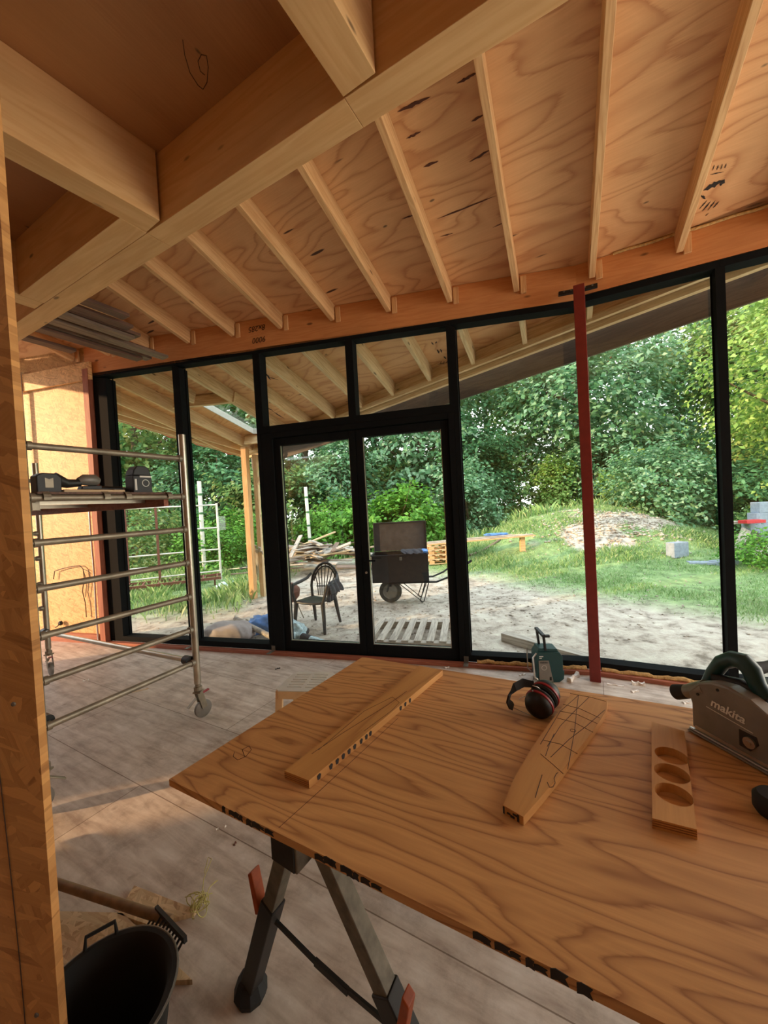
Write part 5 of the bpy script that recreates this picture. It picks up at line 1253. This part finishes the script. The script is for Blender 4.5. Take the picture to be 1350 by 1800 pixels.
# garden chair
cz = GZ + .0; ch = thing('garden_chair', 'dark plastic garden chair with a fan back standing outside the door', 'chair', (-1.04, 5.50, float(gz(-1.04, 5.5)) - .005), math.radians(-22))
Mc = np.array(world(ch)); T = lambda p: (Mc @ np.array([p[0], p[1], p[2], 1]))[:3]
seat = MB(); g_ = []
for j in range(7):
    for i in range(7):
        x = (i / 6 - .5) * (.44 - .05 * j / 6); y = -.21 + j / 6 * .41; g_.append(T((x, y, .425 - .02 * math.sin(math.pi * i / 6) - .015 * (j / 6))))
seat.add(g_, [(j * 7 + i, j * 7 + i + 1, j * 7 + i + 8, j * 7 + i + 7) for j in range(6) for i in range(6)])
so = seat.build('seat', 'dark_chair', ch, smooth=True); md = so.modifiers.new('s', 'SOLIDIFY'); md.thickness = .014
MB().tube([T(p) for p in ((-.22, -.19, .42), (-.1, -.225, .415), (.1, -.225, .415), (.22, -.19, .42))], .016, 8).build('seat_edge', 'dark_chair', ch, smooth=True)
for sx_ in (-1, 1):
    MB().tube([T((sx_ * .215, -.19, .42)), T((sx_ * .235, -.21, .2)), T((sx_ * .245, -.225, .0))], .02, 8, rs=[.032, .026, .02]).build('leg', 'dark_chair', ch, smooth=True)
    MB().tube([T((sx_ * .19, .19, .42)), T((sx_ * .20, .24, .2)), T((sx_ * .215, .28, .0))], .02, 8, rs=[.030, .025, .019]).build('leg', 'dark_chair', ch, smooth=True)
    MB().tube([T((sx_ * .225, -.20, .42)), T((sx_ * .27, -.20, .55)), T((sx_ * .285, -.16, .655)), T((sx_ * .28, .0, .665)), T((sx_ * .255, .16, .69)), T((sx_ * .225, .24, .75))], .02, 8, rs=[.022, .022, .024, .026, .022, .018]).build('armrest', 'dark_chair', ch, smooth=True)
ar2 = [T((.20 * math.cos(t_), .20 + .11 * (.42 + .42 * math.sin(t_)), .56 + .295 * math.sin(t_))) for t_ in np.linspace(.25, math.pi - .25, 13)]
MB().tube(ar2, .012, 8).build('back_rail', 'dark_chair', ch, smooth=True)
arch = [T((.235 * math.cos(t_), .20 + .11 * (.42 + .46 * math.sin(t_)), .56 + .34 * math.sin(t_))) for t_ in np.linspace(0, math.pi, 15)]
MB().tube([T((.19, .19, .42))] + arch + [T((-.19, .19, .42))], .02, 8).build('back_frame', 'dark_chair', ch, smooth=True)
for k in range(7):
    f = (k - 3) / 3; t1 = math.pi / 2 - f * .95
    MB().tube([T((f * .09, .20, .43)), T((f * .12, .235, .60)), T((.225 * math.cos(t1), .20 + .11 * (.42 + .46 * math.sin(t1)), .56 + .33 * math.sin(t1)))], .0075, 6).build('back_slat', 'dark_chair', ch, smooth=True)
MB().tube([T((-.13, .225, .56)), T((0, .228, .565)), T((.13, .225, .56))], .009, 6).build('back_rail', 'dark_chair', ch, smooth=True)
def cloth(name, label, P, ax, W_, L, D, seed, mat='charcoal_cloth', cat='jacket', fold=.02):
    """garment thrown over an edge at P running along ax: W along it, L hanging each side"""
    r = np.random.default_rng(seed); ax = nrm(ax); nr = V3(-ax[1], ax[0], 0); nu, nv = 14, 16; vs = []
    for j in range(nv + 1):
        s = (j / nv - .5) * 2
        for i in range(nu + 1):
            u_ = (i / nu - .5); hang = abs(s) ** 1.6 * L * (1 if s > 0 else .6); out_ = s * D + fold * math.sin(u_ * 17 + seed) * abs(s); wob = .25 * math.sin(s * 2 + seed)
            vs.append(P + ax * (u_ * W_ * (1 + wob * abs(s)) + .02 * math.sin(s * 5)) + nr * out_ + V3(0, 0, .018 - hang + .006 * math.sin(u_ * 23 + s * 5)))
    o = MB().add(vs, [(j * (nu + 1) + i, j * (nu + 1) + i + 1, (j + 1) * (nu + 1) + i + 1, (j + 1) * (nu + 1) + i) for j in range(nv) for i in range(nu)]).build(name, mat, smooth=True, sub=1)
    md = o.modifiers.new('s', 'SOLIDIFY'); md.thickness = .012; return tag(o, label, cat)
cloth('jacket', 'dark jacket hung over the right arm of the plastic garden chair', T((.285, .02, .69)), T((.285, .2, .69)) - T((.285, -.2, .69)), .26, .30, .05, 3)

# small kettle barbecue half hidden by the door jamb
bb = gp(507, 1092); b_ = thing('barbecue', 'small reddish brown kettle barbecue left of the plastic chair', 'barbecue', bb)
MB().lathe([(0, 0), (.12, .02), (.19, .10), (.20, .17), (.205, .18), (.195, .22), (.13, .29), (.04, .31), (0, .31)], bb + V3(0, 0, .28), n=28).build('bowl', 'rust', b_, smooth=True)
MB().lathe([(0, 0), (.02, .01), (.02, .03), (0, .035)], bb + V3(0, 0, .59), n=10).build('lid_knob', 'black_plastic', b_, smooth=True)
for a in (.4, 2.5, 4.6): MB().tube([bb + V3(math.cos(a) * .12, math.sin(a) * .12, .33), bb + V3(math.cos(a) * .24, math.sin(a) * .24, 0)], .009, 6).build('leg', 'alu_dull', b_, smooth=True)

# wheelbarrow carrying a black steel chest
wh_ = V3(.04, 6.60, float(gz(.04, 6.6))); wb = thing('wheelbarrow', 'old wheelbarrow with one rubber wheel carrying the black toolbox', 'wheelbarrow', V3(.4, 6.65, wh_[2]))
wc = wh_ + V3(0, 0, .195)
wl = MB().lathe([(.13, -.03), (.165, -.042), (.19, -.034), (.198, 0), (.19, .034), (.165, .042), (.13, .03)], wc, (0.12, 1, 0), 36, closed=True).build('wheel', 'tire', wb, smooth=True)
MB().lathe([(.0, -.03), (.03, -.03), (.03, -.012), (.118, -.012), (.133, -.03), (.133, .03), (.118, .012), (.03, .012), (.03, .03), (0, .03)], wc, (0.12, 1, 0), 28).build('rim', 'case_grey', wl, smooth=True)
zf = wh_[2] + .36
for sg in (-1, 1):
    y_ = 6.66 + sg * .20
    MB().tube([V3(-.02, 6.61 + sg * .06, wh_[2] + .20), V3(.02, 6.63 + sg * .12, zf - .03), V3(.12, y_, zf), V3(.82, y_ + sg * .04, zf - .01), V3(1.02, y_ + sg * .06, zf + .06), V3(1.32, y_ + sg * .08, zf + .26)], .016, 8).build('frame_tube', 'black_steel', wb, smooth=True)
    MB().tube([V3(1.30, y_ + sg * .08, zf + .25), V3(1.42, y_ + sg * .09, zf + .33)], .02, 8).build('grip', 'black_rubber', wb, smooth=True)
    lg = MB(); fz = float(gz(.62, y_)) + .0
    lg.tube([V3(.70, y_, zf), V3(.60, y_ - .0, fz + .03), V3(.57, y_, fz + .012), V3(.53, y_, fz + .03), V3(.66, y_, zf)], .009, 7); lg.tube([V3(.18, y_ - .02, zf), V3(.57, y_, fz + .02)], .008, 7)
    lg.build('leg', 'black_steel', wb, smooth=True)
MB().box(wc + V3(0, 0, .10), (.05, .14, .02)).build('axle_bracket', 'black_steel', wb)
tbx = thing('steel_chest', 'large black steel toolbox with its lid standing open, riding on the wheelbarrow', 'toolbox', V3(.24, 6.66, zf + .016))
z1 = zf + .018; cx, cy = .24, 6.66; w2, d2, h2 = .475, .26, .46; ct = math.radians(-5)
Rm = np.array([[math.cos(ct), -math.sin(ct), 0], [math.sin(ct), math.cos(ct), 0], [0, 0, 1]]); Q = lambda x, y, z: V3(cx, cy, z1) + Rm @ V3(x, y, z)
bm_ = MB()
for c, s in (((0, -d2, h2 / 2), (2 * w2, .006, h2)), ((0, d2, h2 / 2), (2 * w2, .006, h2)), ((-w2, 0, h2 / 2), (.006, 2 * d2, h2)), ((w2, 0, h2 / 2), (.006, 2 * d2, h2)), ((0, 0, .003), (2 * w2, 2 * d2, .006))):
    bm_.box(Q(*c), s, Rm)
for c, s in (((0, -d2, h2), (2 * w2 + .01, .03, .012)), ((0, d2, h2), (2 * w2 + .01, .03, .012)), ((-w2, 0, h2), (.03, 2 * d2, .012)), ((w2, 0, h2), (.03, 2 * d2, .012))): bm_.box(Q(*c), s, Rm)
bm_.build('body', 'black_steel', tbx)
ld = MB(); ld.box(Q(.0, d2 + .03, h2 + .27), (2 * w2 + .01, .006, .52), Rm)
for c, s in (((-w2, d2 + .01, h2 + .27), (.008, .04, .52)), ((w2, d2 + .01, h2 + .27), (.008, .04, .52)), ((0, d2 + .01, h2 + .53), (2 * w2, .04, .008))): ld.box(Q(*c), s, Rm)
ld.build('lid', 'steel_grey', tbx)
MB().box(Q(.02, -d2 - .008, h2 - .06), (.045, .008, .06), Rm).build('hasp', 'zinc', tbx, bevel=.002)
for sg in (-.3, .3): MB().box(Q(sg, d2 + .022, h2 + .0), (.08, .012, .04), Rm).build('hinge', 'zinc', tbx)
cloth('jacket', 'dark grey jacket piled on the open steel toolbox', Q(.22, -.12, h2 + .05), Rm @ V3(1, 0, 0), .34, .10, .15, 8, fold=.03)
o = MB().lathe([(0, 0), (.07, .0), (.09, .03), (.06, .06), (0, .07)], Q(.40, -.12, h2 + .008), n=9).build('blue_rag', 'blue_sheet', smooth=True); tag(o, 'light blue cloth lump on the right rim of the steel toolbox', 'rag')

# pallet in front of the door
pc = V3(.30, 4.84, float(gz(.3, 4.84))); pal = thing('pallet', 'weathered wooden pallet lying flat on the sand right outside the door', 'pallet', pc, math.radians(-12))
Mp = np.array(world(pal)); TP = lambda p: (Mp @ np.array([p[0], p[1], p[2], 1]))[:3]
for k in range(8):
    x = -.50 + k * .148; board('slat', 'weathered', TP((x, -.40, .118)), TP((x, .46, .118)), .085, .02, parent=pal)
for y in (-.36, .42):
    board('bearer', 'weathered', TP((-.54, y, .064)), TP((.58, y, .064)), .09, .085, parent=pal)
    board('bottom_board', 'weathered', TP((-.54, y, .010)), TP((.58, y, .010)), .10, .018, parent=pal)
# wooden beam lying on the sand
a, b = gp(886, 1126), gp(968, 1150); d = nrm(b - a); o = board('timber_sleeper', 'weathered', a + V3(0, 0, .05), a + d * 1.0 + V3(0, 0, .05), .12, .10); tag(o, 'pale squared timber lying on the sand beyond the radio', 'timber')

# bags and bundles by the glass
def lump(name, label, cat, c, sx_, sy, sz, mat, seed, rz=0, k=.16, freq=5):
    r = np.random.default_rng(seed); bm = bmesh.new(); bmesh.ops.create_icosphere(bm, subdivisions=4, radius=1)
    ph = r.uniform(0, 6, 6); c_, s_ = math.cos(rz), math.sin(rz)
    for v in bm.verts:
        x, y, z = v.co; e = .72; x, y, z = (math.copysign(abs(q) ** e, q) for q in (x, y, z))
        n_ = 1 + k * (math.sin(x * freq + ph[0]) * math.cos(y * freq * 1.3 + ph[1]) + .6 * math.sin(z * freq * 1.7 + x * 9 + ph[2]) + .4 * math.sin(y * 14 + x * 11 + ph[3]))
        x, y, z = x * sx_ * n_, y * sy * n_, max(z, -.75) * sz * n_; v.co = (x * c_ - y * s_, x * s_ + y * c_, z + sz * .72)
    me = bpy.data.meshes.new(name); bm.to_mesh(me); bm.free(); me.shade_smooth(); me.materials.append(MATS[mat])
    o = bpy.data.objects.new(name, me); COL.objects.link(o); o.location = [float(q) for q in c]; return tag(o, label, cat)
c = gp(405, 1124); lump('paper_sack', 'grey paper sack lying on the sand outside the second pane', 'sack', c, .34, .20, .135, 'grey_sack', 1, -.12, .07, 3)
c = gp(462, 1118); lump('plastic_sheet', 'blue plastic sheet crumpled behind the grey sack', 'plastic sheet', c + V3(0, .18, 0), .24, .16, .13, 'blue_sheet', 2, 0, .16)
a, b = gp(432, 1112), gp(486, 1138); o = MB().tube([a + V3(-.15, .03, .20), b + V3(.12, 0, .03)], .035, 12).build('pipe', 'weathered', smooth=True); tag(o, 'pale tube lying across the grey sack and the blue sheet', 'pipe')
c = gp(512, 1128); lump('plastic_film', 'crumpled clear plastic film on the ground inside the left door pane view', 'plastic film', c, .17, .14, .15, 'film', 5, .3, .2, 6)
for k, (x, y) in enumerate(((536, 1128), (552, 1134), (568, 1140), (540, 1118))):
    c = gp(x, y); o = MB().lathe([(0, -.01), (.05, 0), (.055, .10), (.05, .20), (.015, .2), (.015, .19), (0, .19)], c + V3(0, 0, .055), nrm(V3(-.8, .5, .12)), 16).build('wrapped_roll', 'charcoal_cloth' if k % 2 else 'film', smooth=True)
    tag(o, ('grey foil roll nearest the clear plastic film', 'dark patterned roll in the middle of the wrapped bundle', 'foil roll at the right end of the wrapped bundle', 'dark roll lying behind the others in the wrapped bundle')[k], 'roll')
o = board('brick_strip', 'red_timber', LW(3.95, -.105, .22), LW(3.45, -.105, .22), .09, .035); tag(o, 'thin reddish strip lying on the outer sill in front of the grey sack', 'strip')

# metal rack with white rails
ra, rb = V3(-6.06, 8.78, 0), V3(-4.19, 9.61, 0); rdn = nrm(rb - ra); rq = lambda x, y: onvert(x, y, ra, rdn)
rg = float(gz(-5.1, 9.2)); rk_ = thing('metal_rack', 'low brown metal frame with a fence of white tubes standing on the grass', 'rack', V3(-5.1, 9.2, rg))
P0, P1 = rq(388, 884), rq(388, 1018)
MB().tube([V3(rb[0], rb[1], rg + .02), V3(rb[0], rb[1], P0[2])], .026, 10).build('post', 'white_print', rk_, smooth=True)
for x in (222, 277):
    p = rq(x, 950); MB().beam(V3(p[0], p[1], rg), V3(p[0], p[1], rq(x, 892)[2]), .05, .05, up=rdn).build('post', 'rust', rk_)
for y in (887, 927, 965, 985, 1003, 1018):
    z = rq(388, y)[2]; MB().tube([V3(rb[0], rb[1], z), V3(ra[0] - rdn[0] * .05, ra[1] - rdn[1] * .05, z)], .018, 8).build('rail', 'white_print', rk_, smooth=True)
fn = nrm(V3(rdn[1], -rdn[0], 0)); fr0 = MB()
for d_ in (.0, .55): fr0.beam(ra + fn * d_ + V3(0, 0, rg + .16), rb + fn * d_ + V3(0, 0, rg + .16), .05, .06)
fr0.build('base_frame', 'rust', rk_)
for k in range(7):
    p = ra + rdn * (.1 + k * .31); MB().beam(p + V3(0, 0, rg + .18), p + fn * .55 + V3(0, 0, rg + .15), .035, .03).build('cross_bar', 'rust', rk_)
for k in range(3):
    p = ra + rdn * (.1 + k * .9) + fn * .5; MB().beam(V3(p[0], p[1], rg - .02), V3(p[0], p[1], rg + .15), .04, .04, up=rdn).build('foot', 'rust', rk_)
# slender pale poles modelled in place of reflections in the glass
for (px0, py0, px1, py1, yy, lab) in ((350, 846, 357, 962, 10.6, 'tall white banded pole standing in for a glass reflection, behind the metal rack'), (537, 856, 546, 960, 12.3, 'tall white pole standing in for a glass reflection, behind the scrap heap')):
    a, b = aty(px0, py0, yy), aty(px1, py1, yy); zb_ = float(gz(b[0], yy)); o = MB().tube([V3(b[0], yy, zb_), V3(a[0], yy, a[2])], .055, 10).build('reflection_pole', 'white_print', smooth=True); tag(o, lab, 'reflection_pole')
    for f in (.30, .48, .66, .86):
        p = V3(b[0], yy, zb_) + (V3(a[0], yy, a[2]) - V3(b[0], yy, zb_)) * f; MB().lathe([(.057, -.03), (.058, .03)], p, n=10).build('band', 'leaf_dark', o)

# heap of scrap boards
rr = np.random.default_rng(77); hx0, hy0 = -1.95, 10.35
for k in range(64):
    u_ = rr.normal(0, .45); v_ = rr.normal(0, .32); x = hx0 + u_ * 1.7; y = hy0 + v_ * 1.2; hh = .80 * math.exp(-((u_) ** 2 + (v_) ** 2) * 1.3) * rr.uniform(.35, 1)
    L = rr.uniform(.7, 2.0); a = rr.normal(.15, .75) + (math.pi if rr.uniform() < .5 else 0); tilt = rr.normal(0, .16); d = V3(math.cos(a) * math.cos(tilt), math.sin(a) * math.cos(tilt), math.sin(tilt))
    c = V3(x, y, float(gz(x, y)) + .04 + hh + abs(math.sin(tilt)) * L * .4)
    m_ = ('weathered', 'pine_pale', 'weathered', 'grey_board', 'weathered', 'fascia_dark')[k % 6]
    o = board('scrap_board', m_, c - d * L / 2, c + d * L / 2, rr.uniform(.07, .16), rr.uniform(.02, .035), up=nrm(V3(rr.normal(0, .25), rr.normal(0, .25), 1)))
    tag(o, {'weathered': 'weathered grey-white', 'pine_pale': 'pale yellowish', 'grey_board': 'grey-brown', 'fascia_dark': 'dark brown'}[m_] + ' scrap board in the heap behind the garden chair', 'board', 'scrap boards in the heap')
P = aty(562, 978, 9.9); o = MB().tube([P + V3(-.08, 0, -.02), P + V3(.07, 0, .03)], .04, 10).build('blue_can', 'blue_sheet', smooth=True); tag(o, 'bright blue canister end on the scrap heap', 'canister')
for k, (x0, y0, x1, y1) in enumerate(((448, 958, 438, 1040), (452, 966, 450, 1036), (459, 968, 466, 1030), (456, 962, 458, 1034))):
    b = gp(x1, y1); t0_ = onvert(x0, y0, pf2 - V3(.02, .03, 0) * (1 + k), (1, 0, 0)); o = board('leaning_board', 'weathered', V3(b[0], b[1], b[2]), t0_, .07, .022, up=(0, -1, .2))
    tag(o, ('leftmost, widest weathered board leaning at the canopy post', 'second from the left of the boards leaning at the canopy post', 'rightmost board leaning at the canopy post', 'third from the left of the boards leaning at the canopy post')[k], 'board')
c = gp(420, 1036); lump('plastic_bag', 'grey-green plastic sheet crumpled at the foot of the leaning boards', 'plastic sheet', c + V3(-.1, .2, 0), .42, .2, .08, 'film', 12, .2, .2)

# stacked pallets with long planks on top
zs_ = float(gz(1.6, 10.4)); z = zs_
for k in range(4):
    p_ = thing('pallet', ('lowest', 'second lowest', 'third', 'topmost')[k] + ' pallet in the stack of light pallets behind the toolbox', 'pallet', V3(1.62, 10.45, z), group='stacked pallets')
    for y in (-.38, 0, .38):
        for x in (-.42, 0, .42): MB().box(V3(1.62 + x, 10.45 + y, z + .062), (.12, .09, .075)).build('block', 'pine', p_)
        board('bottom_board', 'pine_pale', V3(1.12, 10.45 + y, z + .012), V3(2.12, 10.45 + y, z + .012), .09, .02, parent=p_)
    for j in range(6): board('slat', 'pine_pale', V3(1.15 + j * .188, 10.02, z + .112), V3(1.15 + j * .188, 10.88, z + .112), .10, .02, parent=p_)
    z += .1235
for k, (dy, dz, m_, L, wl_) in enumerate(((0, 0, 'pine', 2.75, 'front lower'), (.16, 0, 'weathered', 2.6, 'rear lower'), (.02, .03, 'weathered', 2.7, 'front upper'), (.19, .03, 'pine_pale', 2.5, 'rear upper'), (.08, .06, 'weathered', 2.2, 'topmost'))):
    a = V3(1.12, 10.20 + dy, z + .016 + dz); b = a + nrm(V3(1, -.16, .055)) * L; o = board('long_plank', m_, a, b, .14, .026); tag(o, wl_ + ' long plank of the bundle lying over the pallet stack', 'plank')
b = V3(3.55, 9.92, 0); bz = float(gz(b[0], b[1])); o = MB().beam(V3(b[0], b[1], bz - .02), V3(b[0], b[1], z + .125), .09, .12, up=(1, 0, 0)).build('support_block', 'pine'); tag(o, 'timber block propping the right end of the long planks', 'block')
lump('blue_tarp', 'bright blue crumpled sheet lying on the long planks', 'plastic sheet', V3(2.9, 10.03, z + .19), .28, .08, .035, 'blue_sheet', 15, -.1, .2)
hs = [gp(x, y) + V3(0, 0, .03) for x, y in ((826, 978), (845, 972), (868, 958), (888, 944))]; o = MB().tube(hs, .035, 10).build('garden_pipe', 'grey_board', smooth=True); tag(o, 'grey curved pipe lying on the grass below the long planks', 'pipe')

# stone blocks right of the mound
def blk(px, py, s, lab, rz=.3, z=None, mat='block_grey'):
    p = gp(px, py) if z is None else V3(*z); M_ = np.array([[math.cos(rz), -math.sin(rz), 0], [math.sin(rz), math.cos(rz), 0], [0, 0, 1]])
    o = MB().box(p + V3(0, 0, s[2] / 2 - (.02 if z is None else 0)), s, M_).build('concrete_block', mat, bevel=.008); tag(o, lab, 'block'); return o
blk(1191, 978, (.42, .2, .34), 'single grey concrete block at the right foot of the mound', .25)
blk(1272, 992, (.40, .3, .10), 'flat grey slab on the grass left of the window mullion', .2)
blk(1235, 990, (.5, .25, .05), 'low thin slab half sunk in the grass right of the single block', -.4)
bx0, by0 = 8.30, 8.75; bz0 = float(gz(bx0, by0)) - .02
zl = bz0
lay = [('lowest course, left block of the grey block pile', 0, 0), ('lowest course, middle block of the grey block pile', .46, 0), ('second course, left block of the grey block pile', .12, 1), ('second course, middle block of the grey block pile', .58, 1), ('third course, left block of the grey block pile', .2, 2), ('third course, right block of the grey block pile', .66, 2), ('fourth course block of the grey block pile', .34, 3), ('topmost block of the grey block pile', .42, 4)]
for lab, dx_, lv in lay: blk(0, 0, (.44, .24, .235), lab, -.05, (bx0 + dx_, by0, zl + lv * .237))
o = MB().box(V3(bx0 - .12, by0 - .24, bz0 + .70), (.42, .22, .07)).build('red_panel', 'red_sheet', bevel=.004); o.location[2] = bz0 + .74
o.name = 'red_panel'; tag(o, 'bright red panel lying on the grey block pile', 'panel')
a = V3(bx0 - .55, by0 - .18, bz0 + 0); 
for k, (x0, z0_, x1, z1_, lab) in enumerate(((-.62, .0, -.20, .60, 'steep weathered board leaning on the left of the block pile'), (-.50, .02, .02, .52, 'dark board leaning on the block pile, the middle one'), (-.34, .02, .42, .36, 'lowest board leaning against the block pile'))):
    A0 = V3(bx0 + x0, by0 - .36 - .05 * k, bz0 + z0_); B0 = V3(bx0 + x1, by0 - .19 - .02 * k, bz0 + z1_); o = board('leaning_board', ('weathered', 'fascia_dark', 'weathered')[k], A0, B0, .20, .03, up=(0, -1, .3)); tag(o, lab, 'board')
o = board('concrete_lintel', 'weathered', V3(bx0 - .28, by0, bz0 + 3.01 * .237 + .035), V3(bx0 + .22, by0, bz0 + 3.01 * .237 + .035), .16, .06); tag(o, 'pale lintel sticking out of the block pile to the left', 'lintel')
o.location[0] -= .12
